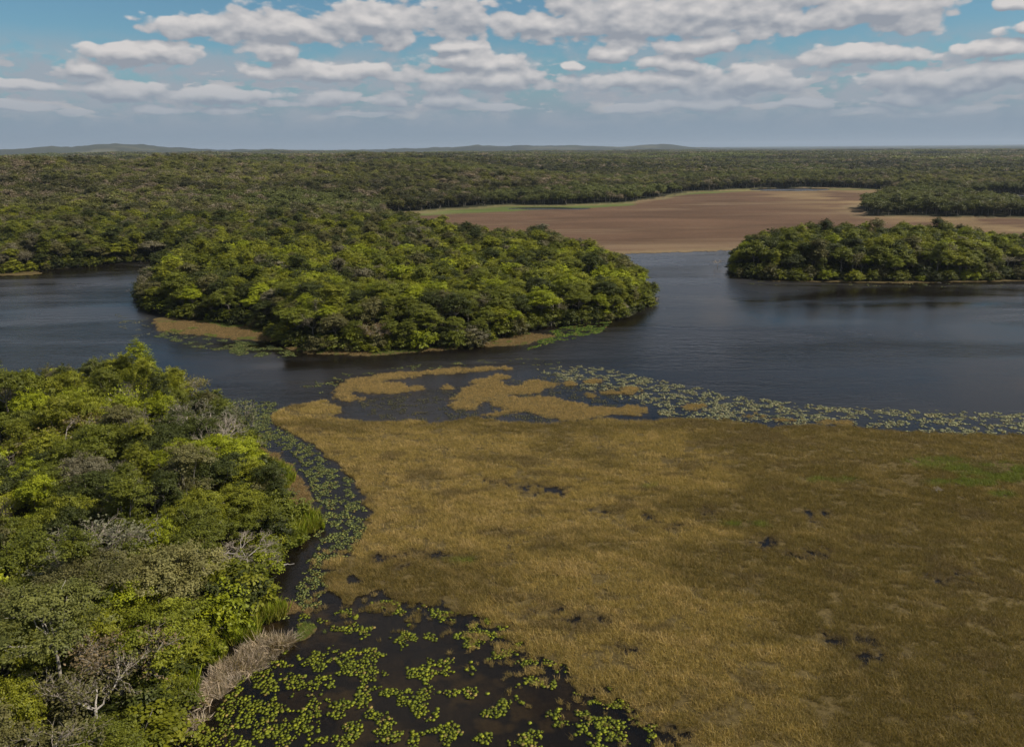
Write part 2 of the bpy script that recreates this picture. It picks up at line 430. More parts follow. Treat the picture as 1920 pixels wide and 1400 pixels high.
def mat_dry():
    m, N, o = newmat('dry_marsh')
    a = N.n('ShaderNodeAttribute', attribute_type='GEOMETRY', attribute_name='gcol')
    p = pos(N)
    mp = N.vm('MULTIPLY', p, (1.0, 2.6, 1.0))
    n1 = N.noise(mp, 0.008, 5.0, 0.62, 0.6); n2 = N.noise(p, 0.25, 5.0, 0.7)
    mp2 = N.vm('MULTIPLY', p, (0.25, 1.6, 1.0))
    n3 = N.noise(mp2, 0.012, 5.0, 0.6, 0.4)
    f = N.m('MULTIPLY', N.mapr(n1, 0.3, 0.72, 0.70, 1.35, False), N.mapr(n2, 0.2, 0.8, 0.8, 1.2, False))
    c = N.vm('SCALE', a.outputs['Color'], None); N.put(c.node.inputs['Scale'], f)
    c = N.mix(N.mapr(n3, 0.53, 0.70, 0.0, 0.75), c, (0.18, 0.125, 0.075))
    c = N.mix(N.mapr(n3, 0.42, 0.32, 0.0, 0.6), c, (0.072, 0.042, 0.027))
    d = N.n('ShaderNodeBsdfPrincipled'); N.link(c, d.inputs['Base Color']); d.inputs['Roughness'].default_value = 1.0
    d.inputs['Specular IOR Level'].default_value = 0.1
    b = N.n('ShaderNodeBump'); b.inputs['Distance'].default_value = 0.5; b.inputs['Strength'].default_value = 0.6
    N.link(N.noise(p, 0.8, 5.0, 0.7), b.inputs['Height']); N.link(b.outputs[0], d.inputs['Normal'])
    N.link(d.outputs[0], o.inputs['Surface'])
    return m
def mat_water():
    m, N, o = newmat('water')
    p = pos(N)
    near = N.vm('LENGTH', p)
    # wind ripples, drawn out across the wind, with slicks of calmer water
    w1 = N.noise(N.vm('MULTIPLY', p, (0.7, 1.5, 1.0)), 1.1, 3.0, 0.6, 0.3)
    w2 = N.noise(N.vm('MULTIPLY', p, (0.5, 1.4, 1.0)), 0.28, 4.0, 0.6, 0.4)
    w3 = N.noise(N.vm('MULTIPLY', p, (0.35, 1.3, 1.0)), 0.03, 4.0, 0.55, 0.8)
    hgt = N.m('ADD', N.m('MULTIPLY', w1, 0.10), N.m('MULTIPLY', w2, 0.28))
    calm = N.mapr(N.noise(N.vm('MULTIPLY', p, (0.4, 1.0, 1.0)), 0.014, 3.0, 0.5, 0.8), 0.42, 0.58, 0.08, 1.25)
    open_ = N.mapr(near, 95.0, 190.0, 0.15, 1.0)
    b = N.n('ShaderNodeBump'); b.inputs['Distance'].default_value = 1.0
    N.put(b.inputs['Strength'], N.m('MULTIPLY', N.m('MULTIPLY', calm, open_), 0.85)); N.link(hgt, b.inputs['Height'])
    fr = N.n('ShaderNodeFresnel'); fr.inputs['IOR'].default_value = 1.333; N.link(b.outputs[0], fr.inputs['Normal'])
    g = N.n('ShaderNodeBsdfGlossy'); N.put(g.inputs['Roughness'], N.mapr(w3, 0.35, 0.65, 0.08, 0.30)); N.link(b.outputs[0], g.inputs['Normal'])
    g.inputs['Color'].default_value = (0.82, 0.78, 0.77, 1)
    tr = N.n('ShaderNodeBsdfTransparent'); tr.inputs['Color'].default_value = (0.46, 0.41, 0.28, 1)
    df = N.n('ShaderNodeBsdfDiffuse'); df.inputs['Color'].default_value = (0.012, 0.010, 0.008, 1)
    mx = N.n('ShaderNodeMixShader'); mx.inputs[0].default_value = 0.33
    N.link(tr.outputs[0], mx.inputs[1]); N.link(df.outputs[0], mx.inputs[2])
    m2 = N.n('ShaderNodeMixShader'); N.link(fr.outputs[0], m2.inputs[0]); N.link(mx.outputs[0], m2.inputs[1]); N.link(g.outputs[0], m2.inputs[2])
    N.link(m2.outputs[0], o.inputs['Surface'])
    return m

# ------------------------------------------------------------------ terrain
azf = np.radians(np.linspace(-41, 41, 640))
azc = np.radians(np.concatenate([np.linspace(-180, -43, 24), [], ]))
AZ = np.concatenate([azc, azf, -azc[::-1]])
RR = np.concatenate([[1.0, 25.0, 45.0], np.geomspace(55, 420, 470), np.geomspace(427, 6000, 230)[0:], np.geomspace(6200, 42000, 60)])
A2, R2 = np.meshgrid(AZ, RR)
GX = R2*np.sin(A2); GY = R2*np.cos(A2)
GH, GZ, D = land_height(GX, GY)
# base colours of what covers the ground
C = np.zeros(GX.shape+(3,))
C[:] = (0.030, 0.030, 0.015)                                   # leaf litter under the trees
far = sstep(4200, 5200, R2)[..., None]
fn = fbm(GX/380, GY/380, 4, 51)[..., None]; fn2 = fbm(GX/1500, GY/700, 3, 52)[..., None]
forest = np.array([0.040, 0.043, 0.026])*(0.65+0.7*fn)*(1-0.25*(fn2 > 0.58))
forest = forest+np.array([0.10, 0.085, 0.05])*sstep(0.62, 0.74, fbm(GX/900, GY/260, 3, 60))[..., None]*0.6
C = C*(1-far)+forest*far
zo = GZ
def paint(mask, c, amt=1.0):
    mk = (mask*amt)[..., None]
    C[:] = C*(1-mk)+np.array(c)*mk
paint((zo == 1)*1.0, (0.098, 0.058, 0.035))
gs = union([poly([(700, 402), (760, 399), (850, 388), (900, 384), (1000, 381), (1180, 378), (1190, 385), (1100, 391), (1000, 394), (880, 400), (800, 405)]),
            poly([(1180, 376), (1260, 361), (1400, 354), (1660, 354), (1660, 357), (1540, 356), (1400, 359), (1280, 366), (1240, 374)])], GX, GY)
paint(sstep(-4, 4, gs+14*(fbm(GX/25, GY/25, 3, 61)-0.5))*(zo == 1), (0.085, 0.105, 0.028))
dd = (zo == 1)*sstep(18, 4, D['dry'])
paint(dd, (0.17, 0.13, 0.07), 0.6)
rt = (zo == 1)*sstep(200, 330, GX)*sstep(0.4, 0.62, fbm(GX/60, GY/30, 3, 62))
paint(rt, (0.20, 0.14, 0.07), 0.8)
paint((zo == 2)*1.0, (0.085, 0.062, 0.024))
paint((zo == 3)*1.0, (0.030, 0.024, 0.014))
paint((zo == 3)*sstep(-1, 2, D['sub'])*sstep(0.42, 0.6, fbm(GX/2.5, GY/2.0, 3, 64)), (0.20, 0.15, 0.075))
paint((zo == 3)*sstep(0.50, 0.66, fbm(GX/5, GY/4, 3, 65))*(R2 < 150), (0.085, 0.06, 0.03), 0.7)
paint((zo == 2)*sstep(-0.3, 0.5, D['pool'])*(D['marsh'] > 0), (0.035, 0.028, 0.018))
nr, na = GX.shape
ii = np.arange(nr*na).reshape(nr, na)
q = np.stack([ii[:-1, :-1], ii[:-1, 1:], ii[1:, 1:], ii[1:, :-1]], -1).reshape(-1, 4)
q = q[:, ::-1]
seam = np.stack([ii[:-1, -1], ii[:-1, 0], ii[1:, 0], ii[1:, -1]], -1)[:, ::-1]
q = np.concatenate([q, seam])
V = np.stack([GX, GY, GH], -1).reshape(-1, 3)
_a, _b, _c = V[q[40000, 0]], V[q[40000, 1]], V[q[40000, 2]]
if np.cross(_b-_a, _c-_a)[2] < 0: q = q[:, ::-1]
zf = zo.ravel()[q].max(axis=1)
rmax = R2.ravel()[q].min(axis=1)
M_GROUND = mat_ground(); M_DRY = mat_dry(); M_WATER = mat_water()
Cf = C.reshape(-1, 3)
def region(name, sel, mat, label):
    f = q[sel]
    u, inv = np.unique(f, return_inverse=True)
    me = mesh_from(name, V[u], inv.reshape(f.shape), True)
    fattr(me, 'gcol', Cf[u], 'FLOAT_COLOR')
    me.materials.append(mat)
    o = bpy.data.objects.new(name, me); col.objects.link(o)
    tag(o, label, None, None, 'structure')
    return o
region('forest_floor', (zf == 0) & (rmax < 5000), M_GROUND, 'dark leaf litter ground under the forest')
region('hills', (zf == 0) & (rmax >= 5000), M_GROUND, 'wooded plain and low hills fading to the horizon')
region('dry_marsh', zf == 1, M_DRY, 'flat brown dried out marsh beyond the lake')
region('marsh', zf == 2, M_GROUND, 'peaty ground of the golden grass marsh')
region('lakebed', zf == 3, M_GROUND, 'dark silty bed under the lake water')

wr = np.array([0.5, 30, 60, 100, 200, 400, 900, 2000, 5000])
wa = np.linspace(-math.pi, math.pi, 97)[:-1]
WA, WR = np.meshgrid(wa, wr)
wi = np.arange(WA.size).reshape(WA.shape)
wq = np.stack([wi[:-1], np.roll(wi, -1, 1)[:-1], np.roll(wi, -1, 1)[1:], wi[1:]], -1).reshape(-1, 4)
_wv = np.stack([WR*np.sin(WA), WR*np.cos(WA), 0*WA], -1).reshape(-1, 3)
_a, _b, _c = _wv[wq[0, 0]], _wv[wq[0, 1]], _wv[wq[0, 2]]
if np.cross(_b-_a, _c-_a)[2] < 0: wq = wq[:, ::-1]
me = mesh_from('water', _wv, wq, True)
me.materials.append(M_WATER)
water = bpy.data.objects.new('water', me); col.objects.link(water)
tag(water, 'dark rippled lake water around the islands', None, None, 'structure')

# ------------------------------------------------------------------ plant builders (numpy)
def cards(cen, nrm, size, r, aspect=1.0, bend=0.0):
    """leaf sprays: one pointed quad each"""
    n = len(cen)
    nrm = nrm/np.linalg.norm(nrm, axis=1, keepdims=True)
    h = r.normal(size=(n, 3)); t = np.cross(nrm, h); t /= np.linalg.norm(t, axis=1, keepdims=True)
    b = np.cross(nrm, t)
    s = size[:, None]*0.5
    V_ = np.stack([cen-t*s*1.25*aspect, cen+b*s*0.8+nrm*s*0.25, cen+t*s*1.25*aspect, cen-b*s*0.8+nrm*s*0.25], 1).reshape(-1, 3)
    F_ = np.arange(n*4).reshape(n, 4)
    return V_, F_
def tube(path, rads, sides=5):
    path = np.asarray(path, float); k_ = len(path)
    V_ = []; up = np.array([0.13, 0.2, 1.0])
    for i in range(k_):
        d = path[min(i+1, k_-1)]-path[max(i-1, 0)]
        d /= np.linalg.norm(d)+1e-9
        a = np.cross(d, up); 
        if np.linalg.norm(a) < 0.15: a = np.cross(d, [1.0, 0, 0])
        a /= np.linalg.norm(a); b = np.cross(d, a)
        for s in range(sides):
            an = 2*math.pi*s/sides
            V_.append(path[i]+rads[i]*(a*math.cos(an)+b*math.sin(an)))
    F_ = [[i*sides+s, i*sides+(s+1) % sides, (i+1)*sides+(s+1) % sides, (i+1)*sides+s] for i in range(k_-1) for s in range(sides)]
    return np.array(V_), np.array(F_)
def join(parts):
    Vs, Fs, T, off = [], [], [], 0
    for p in parts:
        Vs.append(p[0]); Fs.append(p[1]+off); off += len(p[0])
        T.append(p[2] if len(p) > 2 else np.full(len(p[0]), 0.5))
    return np.concatenate(Vs), np.concatenate(Fs), np.concatenate(T)
def limb(a, b, r0, r1, r, n=5, wob=0.08, sides=5):
    a = np.array(a, float); b = np.array(b, float)
    L = np.linalg.norm(b-a)
    t = np.linspace(0, 1, n)[:, None]
    p = a+(b-a)*t
    p[:, 2] += np.sin(t[:, 0]*math.pi)*L*-0.06
    p[1:-1] += r.normal(size=(n-2, 3))*L*wob
    return tube(p, np.linspace(r0, r1, n), sides), p

def crown_lobes(kind, r):
    """list of (centre, radii) of the leaf masses of one crown, tree of unit design size in metres"""
    L = []
    if kind == 'round':
        H, R = 12.0, 4.4
        for i in range(26):
            a = r.uniform(0, 2*math.pi); q_ = math.sqrt(r.uniform(0, 1))*R*0.84
            z = H-2.0-(q_/R)**2*4.2-r.uniform(0, 1.6)
            s = r.uniform(0.7, 1.75)
            L.append(((q_*math.cos(a), q_*math.sin(a), z), (s*1.1, s, s*0.58)))
        L.append(((0, 0, H-3.4), (2.6, 2.6, 2.2)))
    elif kind == 'tall':
        H, R = 15.0, 3.6
        for i in range(18):
            z = r.uniform(5.5, H-1.4); w = R*(1-((z-9.5)/7.0)**2)*0.75
            a = r.uniform(0, 2*math.pi); q_ = math.sqrt(r.uniform(0.1, 1))*max(w, 0.3)
            s = r.uniform(1.0, 1.8)
            L.append(((q_*math.cos(a), q_*math.sin(a), z), (s, s, s*0.8)))
    elif kind == 'layered':
        H, R = 11.0, 5.2
        for i in range(30):
            a = r.uniform(0, 2*math.pi); q_ = math.sqrt(r.uniform(0.02, 1))*R*0.82
            z = H-1.2-(q_/R)**1.5*2.6-r.choice([0, 1.3, 2.7])*r.uniform(0.7, 1.1)
            s = r.uniform(0.8, 1.9)
            L.append(((q_*math.cos(a), q_*math.sin(a), z), (s*1.15, s, s*0.30)))
    elif kind == 'umbrella':
        H, R = 12.0, 5.2
        for i in range(20):
            a = r.uniform(0, 2*math.pi); q_ = math.sqrt(r.uniform(0.02, 1))*R*0.85
            z = H-0.8-(q_/R)**2*1.3-r.uniform(0, 0.7)
            s = r.uniform(1.0, 1.8)
            L.append(((q_*math.cos(a), q_*math.sin(a), z), (s*1.1, s, s*0.26)))
    elif kind == 'bush':
        H, R = 4.4, 2.8
        for i in range(12):
            a = r.uniform(0, 2*math.pi); q_ = math.sqrt(r.uniform(0, 1))*R*0.75
            z = (H-1.2)*(1-(q_/R)**2*0.8)*r.uniform(0.35, 1.0)
            s = r.uniform(0.8, 1.5)
            L.append(((q_*math.cos(a), q_*math.sin(a), max(z, 0.5)), (s, s, s*0.75)))
    return L
def leaves_on(L, n, size, r, per=36, sig=0.25):
    """leaves gathered in small sprays that sit on the surface of the leaf masses"""
    ns = max(8, n//per)
    vol = np.array([l[1][0]*l[1][1]+l[1][0]*l[1][2] for l in L]); pr = vol/vol.sum()
    k_ = r.choice(len(L), ns, p=pr)
    cc = np.array([l[0] for l in L])[k_]; rr = np.array([l[1] for l in L])[k_]
    u = r.normal(size=(ns, 3)); u[:, 2] += 0.45; u /= np.linalg.norm(u, axis=1, keepdims=True)
    rad = 1.18-0.70*r.random(ns)**1.5
    sc = cc+u*rr*rad[:, None]
    sn = u*0.6+np.array([0, 0, 0.9])+r.normal(size=(ns, 3))*0.30
    lt = r.random(len(L)); st = np.clip(0.50*lt[k_]+0.5*r.random(ns), 0, 1)
    out = u*np.array([1, 1, 0.25]); out /= np.linalg.norm(out, axis=1, keepdims=True)+1e-6
    j = r.integers(0, ns, n)
    off = r.normal(size=(n, 3))*sig*np.array([1.0, 1.0, 0.42])
    along = r.normal(size=n)*sig*1.1
    off += out[j]*along[:, None]; off[:, 2] -= np.abs(along)*0.30
    c = sc[j]+off
    nr_ = sn[j]+r.normal(size=(n, 3))*0.42
    tint = np.clip(0.75*st[j]+0.30*r.random(n), 0, 1)
    V_, F_ = cards(c, nr_, size*r.uniform(0.6, 1.4, n), r)
    return V_, F_, np.repeat(tint, 4)
def trunk_mesh(kind, L, r, sides=6):
    parts = []
    base_h = {'round': 5.0, 'tall': 6.0, 'layered': 4.6, 'umbrella': 7.6, 'bush': 0.8}[kind]
    r0 = {'round': 0.26, 'tall': 0.25, 'layered': 0.24, 'umbrella': 0.20, 'bush': 0.10}[kind]
    top = np.array([r.normal()*0.35, r.normal()*0.35, base_h])
    t, p = limb((0, 0, -0.6), top, r0, r0*0.68, r, 6, 0.02, sides); parts.append(t)
    order = sorted(range(len(L)), key=lambda i: -L[i][1][0])[:11]
    for i in order:
        c = np.array(L[i][0])
        mid = top*0.55+c*0.45+np.array([0, 0, -0.5])+r.normal(size=3)*0.2
        t, p = limb(top+r.normal(size=3)*0.05, mid, r0*0.45, r0*0.30, r, 4, 0.05, 4); parts.append(t)
        t, p2 = limb(mid, c+np.array([0, 0, L[i][1][2]*0.6]), r0*0.30, r0*0.08, r, 4, 0.06, 4); parts.append(t)
        for q_ in range(2):
            e = c+r.normal(size=3)*np.array(L[i][1])*0.7
            t, _ = limb(p2[1], e, r0*0.18, 0.02, r, 3, 0.06, 3); parts.append(t)
    return join(parts)
def bare_mesh(r, H=10.0, R=4.5, flat=False, lev=4):
    """leafless crown of forking branches and fine twigs, thick ones and twigs apart"""
    thick, fine, tips = [], [], []
    def grow(p, d, L, rad, l):
        q_ = p+d*L
        sides = 5 if l <= 1 else 3
        t, pth = limb(p, q_, rad, rad*0.62, r, 4 if l < 3 else 3, 0.05, sides)
        (thick if l < 3 else fine).append(t)
        if l >= lev:
            tips.append(q_); return
        for k_ in range(3 if l < 3 else 4):
            nd = d*0.9+r.normal(size=3)*0.62
            nd[2] = nd[2]*(0.35 if flat and l > 0 else 0.8)+0.16
            nd /= np.linalg.norm(nd)
            s = pth[-1] if k_ < 2 else pth[len(pth)//2]
            grow(s, nd, L*r.uniform(0.6, 0.86), rad*0.60, l+1)
    h0 = H*0.38
    t, pth = limb((0, 0, -0.6), (r.normal()*0.3, r.normal()*0.3, h0), 0.24, 0.17, r, 5, 0.02, 6)
    thick.append(t)
    for k_ in range(4):
        a = k_*math.pi/2+r.uniform(-0.5, 0.5)
        d = np.array([math.cos(a)*0.8, math.sin(a)*0.8, 0.75 if not flat else 0.6]); d /= np.linalg.norm(d)
        grow(pth[-1], d, H*0.21, 0.115, 1)
    return join(thick), join(fine), np.array(tips)

def mk(name, data, mat, tint=True):
    me = mesh_from(name, data[0], data[1])
    if tint: fattr(me, 'tint', data[2])
    me.materials.append(mat)
    return me
def mk_joined(name, crown, trunk, extra=None):
    parts = [crown, trunk]+([extra] if extra is not None else [])
    V_, F_, T_ = join(parts)
    me = mesh_from(name, V_, F_)
    fattr(me, 'tint', T_)
    me.materials.append(M_LEAF); me.materials.append(M_BARK); me.materials.append(M_TWIG)
    mi = np.concatenate([np.full(len(p[1]), i) for i, p in enumerate(parts)]).astype(np.int32)
    me.polygons.foreach_set('material_index', mi)
    return me

KINDS = ['round', 'tall', 'layered', 'umbrella']
HT = dict(round=12.0, tall=15.0, layered=11.0, umbrella=12.0, bush=4.4, bare=11.0, sparse=11.0)
CROWN, TRUNK = {}, {}
NEARP = {}
for k_ in KINDS+['bush']:
    for v_ in range(3 if k_ in ('round', 'layered') else 2):
        r = np.random.default_rng(hash_ := (len(CROWN)*31+5))
        L = crown_lobes(k_, r)
        n = {'round': 20000, 'tall': 18000, 'layered': 19000, 'umbrella': 11000, 'bush': 5000}[k_]
        cr = leaves_on(L, n, 0.19, r); tr = trunk_mesh(k_, L, r)
        CROWN[(k_, v_)] = mk('crown', cr, M_LEAF); TRUNK[(k_, v_)] = mk('trunk', tr, M_BARK, False)
        NEARP[(k_, v_)] = (L, tr)
for v_ in range(3):
    r = np.random.default_rng(300+v_)
    th, fi, tips = bare_mesh(r, 11.0, 4.5, v_ == 1, 5)
    TRUNK[('bare', v_)] = mk('trunk', th, M_PALE, False)
    CROWN[('bare', v_)] = mk('twigs', fi, M_TWIG, False)
    n = 1900
    k2 = r.integers(0, len(tips), n)
    c = tips[k2]+r.normal(size=(n, 3))*np.array([0.35, 0.35, 0.18])
    lv = cards(c, r.normal(size=(n, 3))*0.6+np.array([0, 0, 0.9]), 0.24*r.uniform(0.6, 1.4, n), r)
    CROWN[('sparse', v_)] = mk('crown', (lv[0], lv[1], np.repeat(r.random(n), 4)), M_LEAF)
    TRUNK[('sparse', v_)] = TRUNK[('bare', v_)]
    NEARP[('bare', v_)] = (th, fi, tips)

# ------------------------------------------------------------------ scatter by geometry nodes
def proto(name, me):
    return bpy.data.objects.new(name, me)
def scatter(name, label, P3, rotz, scl, idx, colr, protos, tilt=None, parent=None):
    me = bpy.data.meshes.new(name)
    n = len(P3)
    me.vertices.add(n); me.vertices.foreach_set('co', np.asarray(P3, np.float32).ravel())
    rot = np.zeros((n, 3)); rot[:, 2] = rotz
    if tilt is not None: rot[:, :2] = tilt
    fattr(me, 'rot', rot, 'FLOAT_VECTOR')
    s = np.asarray(scl, float)
    if s.ndim == 1: s = np.repeat(s[:, None], 3, 1)
    fattr(me, 'scl', s, 'FLOAT_VECTOR'); fattr(me, 'pick', idx, 'INT'); fattr(me, 'leafcol', colr, 'FLOAT_COLOR')
    c = bpy.data.collections.new(name+'_kinds')
    for i, pr in enumerate(protos):
        pr.name = '%s_kind_%02d' % (name, i); c.objects.link(pr)
    o = bpy.data.objects.new(name, me); col.objects.link(o)
    ng = bpy.data.node_groups.new(name, 'GeometryNodeTree')
    ng.interface.new_socket('Geometry', in_out='INPUT', socket_type='NodeSocketGeometry')
    ng.interface.new_socket('Geometry', in_out='OUTPUT', socket_type='NodeSocketGeometry')
    gi = ng.nodes.new('NodeGroupInput'); go = ng.nodes.new('NodeGroupOutput')
    ci = ng.nodes.new('GeometryNodeCollectionInfo'); ci.inputs['Collection'].default_value = c
    ci.inputs['Separate Children'].default_value = True; ci.inputs['Reset Children'].default_value = True
    ip = ng.nodes.new('GeometryNodeInstanceOnPoints'); ip.inputs['Pick Instance'].default_value = True
    def na_(nm, t):
        a = ng.nodes.new('GeometryNodeInputNamedAttribute'); a.data_type = t; a.inputs[0].default_value = nm
        return a.outputs[0]
    ng.links.new(gi.outputs[0], ip.inputs['Points']); ng.links.new(ci.outputs[0], ip.inputs['Instance'])
    ng.links.new(na_('pick', 'INT'), ip.inputs['Instance Index'])
    e2r = ng.nodes.new('FunctionNodeEulerToRotation'); ng.links.new(na_('rot', 'FLOAT_VECTOR'), e2r.inputs[0])
    ng.links.new(e2r.outputs[0], ip.inputs['Rotation']); ng.links.new(na_('scl', 'FLOAT_VECTOR'), ip.inputs['Scale'])
    ng.links.new(ip.outputs[0], go.inputs[0])
    md = o.modifiers.new('scatter', 'NODES'); md.node_group = ng
    tag(o, label, None, None, 'stuff')
    return o

def jgrid(x0, x1, y0, y1, s, r, j=0.42):
    gx, gy = np.meshgrid(np.arange(x0, x1, s), np.arange(y0, y1, s*0.9))
    gx = gx+(np.arange(gx.shape[0]) % 2)[:, None]*s*0.5
    gx = gx+r.uniform(-j, j, gx.shape)*s; gy = gy+r.uniform(-j, j, gy.shape)*s
    return gx.ravel(), gy.ravel()

# leaf colours (base colour of the foliage)
DARK = (0.045, 0.056, 0.009); MIDG = (0.108, 0.124, 0.011); BRIGHT = (0.215, 0.250, 0.010); YEL = (0.165, 0.178, 0.012)
OLIVE = (0.108, 0.103, 0.032); GREY = (0.145, 0.132, 0.075); RUST = (0.155, 0.110, 0.050)
NAMEC = {DARK: 'dark green', MIDG: 'mid green', BRIGHT: 'bright lime green', YEL: 'yellowish green', OLIVE: 'olive', GREY: 'grey green', RUST: 'rusty brown'}
PAL = [DARK, MIDG, BRIGHT, YEL, OLIVE, GREY, RUST]

# -------------------------------------------------- individual trees
def make_tree(kind, v, x, y, z, s, rot, c, name='tree'):
    root = bpy.data.objects.new(name, None); root.empty_display_size = 1.0
    root.location = (x, y, z); root.rotation_euler = (0.07*math.sin(rot*7), 0.07*math.cos(rot*11), rot)
    root.scale = s if isinstance(s, tuple) else (s, s, s)
    col.objects.link(root)
    t = bpy.data.objects.new('trunk', TRUNK[(kind, v)]); t.parent = root; col.objects.link(t)
    nm = 'twigs' if kind == 'bare' else 'crown'
    cr = bpy.data.objects.new(nm, CROWN[(kind, v)]); cr.parent = root; cr['leafcol'] = tuple(float(q_) for q_ in c); col.objects.link(cr)
    if kind == 'bare': cr['kind'] = 'stuff'
    if kind == 'sparse':
        tw = bpy.data.objects.new('twigs', CROWN[('bare', v)]); tw.parent = root; tw['kind'] = 'stuff'; col.objects.link(tw)
    return root
def hz_(x, y): return float(land_height(np.array([x]), np.array([y]))[0][0])

taken = []
def special(px, py, kind, v, s, c, label, cat='tree', name=None, rot=0.0):
    """px, py = middle of the crown in the photo"""
    sc = s if isinstance(s, tuple) else (s, s, s)
    if kind in ('bare', 'sparse') and py > 690 and px < 600: sc = (sc[0]*1.05, sc[1]*1.05, sc[2]*1.24)
    x, y = at(px, py, HT[kind]*sc[2]*0.82)
    c = (max(c[0], c[1]*0.86), c[1], c[2])
    for _ in range(80):                      # keep the foot of the tree on dry land
        if float(land_height(np.array([x]), np.array([y]))[2]['land'][0]) > 1.5: break
        if y > 175: y += 0.6
        else: x -= 0.5
    z = max(hz_(x, y), -0.1)
    nm = name or {'bare': 'bare_tree', 'sparse': 'sparse_tree', 'umbrella': 'umbrella_tree'}.get(kind, 'leafy_tree')
    o = make_tree(kind, v, x, y, z, sc, rot, c, nm)
    tag(o, label, cat)
    taken.append((x, y, 3.6*sc[0] if kind not in ('bush',) else 1.5))
    return o
_u = special(85, 1175, 'umbrella', 0, (1.0, 1.0, 1.08), (0.125, 0.135, 0.03), 'flat umbrella crowned tree on tall pale trunk at the bottom left corner', rot=1.0)
_ut = [c_ for c_ in _u.children if c_.name.startswith('trunk')][0]; _ut.data = _ut.data.copy(); _ut.data.materials[0] = M_PALE
special(125, 790, 'sparse', 1, (1.25, 1.0, 0.95), (0.19, 0.155, 0.05), 'wide thinly leaved tree with pinkish orange flat crown and pale forked branches', rot=0.3)
special(335, 700, 'sparse', 1, (0.85, 0.85, 0.9), (0.17, 0.16, 0.03), 'small flat crowned tree showing pale branches near the far tip of the left bank', rot=2.2)
special(385, 800, 'bare', 0, (1.0, 1.0, 0.85), GREY, 'leafless grey tree leaning over the water edge of the left bank', rot=1.2)
special(430, 765, 'sparse', 0, (0.9, 0.9, 0.85), (0.10, 0.115, 0.05), 'thin crowned olive tree with grey twigs on the left bank shoreline', rot=0.2)
special(215, 885, 'bare', 2, (0.75, 0.75, 0.75), GREY, 'pinkish leafless tree in the middle of the left bank forest', rot=0.9)
special(280, 895, 'bare', 1, (0.75, 0.75, 0.85), GREY, 'grey leafless tree right of the pinkish bare one', rot=2.9)
special(350, 765, 'sparse', 2, (1.0, 1.0, 0.85), (0.10, 0.10, 0.055), 'dusty grey green tree with thin foliage behind the leaning bare tree', rot=2.0)
special(170, 1000, 'sparse', 2, (1.25, 1.1, 0.9), (0.13, 0.13, 0.07), 'broad pale grey leaved tree with twisting branches mid left bank', rot=4.0)
special(300, 1060, 'layered', 0, (1.0, 1.0, 1.0), (0.185, 0.175, 0.055), 'pale yellow grey leaved layered tree above the reed bed', rot=0.5)
special(320, 1160, 'layered', 1, (0.95, 0.95, 0.9), (0.165, 0.185, 0.014), 'lime green layered tree with dark gap beneath, nearest the brown reeds', rot=1.7)
special(205, 1212, 'sparse', 0, (0.9, 0.9, 0.72), (0.17, 0.13, 0.06), 'pinkish thinly leaved tree with pale forked trunk between green crowns at lower left', rot=3.1)
special(303, 648, 'umbrella', 1, (0.46, 0.42, 1.15), (0.03, 0.045, 0.014), 'slim dark flat topped tree standing up against the water on the left bank', rot=0)
special(345, 676, 'umbrella', 0, (0.45, 0.4, 1.0), (0.035, 0.05, 0.014), 'low dark spreading tree just right of the slim flat topped one', rot=0)
special(265, 688, 'umbrella', 1, (0.35, 0.35, 0.93), (0.035, 0.05, 0.014), 'small dark tree top left of the slim flat topped one', rot=2)
special(70, 668, 'round', 0, (1.0, 1.0, 1.25), (0.06, 0.082, 0.022), 'tall domed olive green tree at the far left end of the left bank', rot=2)
special(175, 690, 'round', 1, (0.8, 0.8, 1.1), (0.07, 0.10, 0.018), 'rounded green tree on the left bank skyline beside the tall domed one', rot=2)
special(585, 522, 'round', 2, (1.05, 1.05, 1.1), BRIGHT, 'bright lime green tree left of centre on the central island')
special(1012, 545, 'round', 0, (1.15, 1.1, 1.05), BRIGHT, 'large bright lime green tree on the right half of the central island')
special(545, 590, 'layered', 0, (1.0, 1.0, 0.95), (0.10, 0.15, 0.012), 'lime green layered tree at the front left corner of the central island')
special(400, 560, 'layered', 2, (0.9, 0.9, 1), (0.095, 0.14, 0.015), 'yellow green tree above the grassy apron of the central island')
special(795, 580, 'layered', 1, (0.8, 0.8, 0.85), (0.11, 0.14, 0.015), 'flat tiered green tree in the middle front of the central island')
special(1190, 505, 'round', 1, (0.75, 0.75, 0.75), (0.10, 0.15, 0.015), 'bright green rounded tree at the right tip of the central island')
special(700, 610, 'sparse', 0, (0.75, 0.75, 0.7), RUST, 'brownish dead topped tree at the front shore of the central island')
special(1720, 497, 'round', 0, (0.75, 0.75, 0.85), (0.13, 0.19, 0.012), 'brightest lime tree at the front of the right hand island')
special(1835, 485, 'tall', 0, (0.9, 0.9, 0.95), (0.10, 0.14, 0.014), 'tall light green tree towards the right end of the right hand island')
special(1452, 474, 'round', 2, (0.8, 0.8, 0.95), (0.095, 0.13, 0.016), 'light green tree at the left end of the right hand island')
special(1890, 475, 'sparse', 1, (1.1, 1.1, 0.95), GREY, 'greyish thin crowned tree at the far right end of the right hand island')

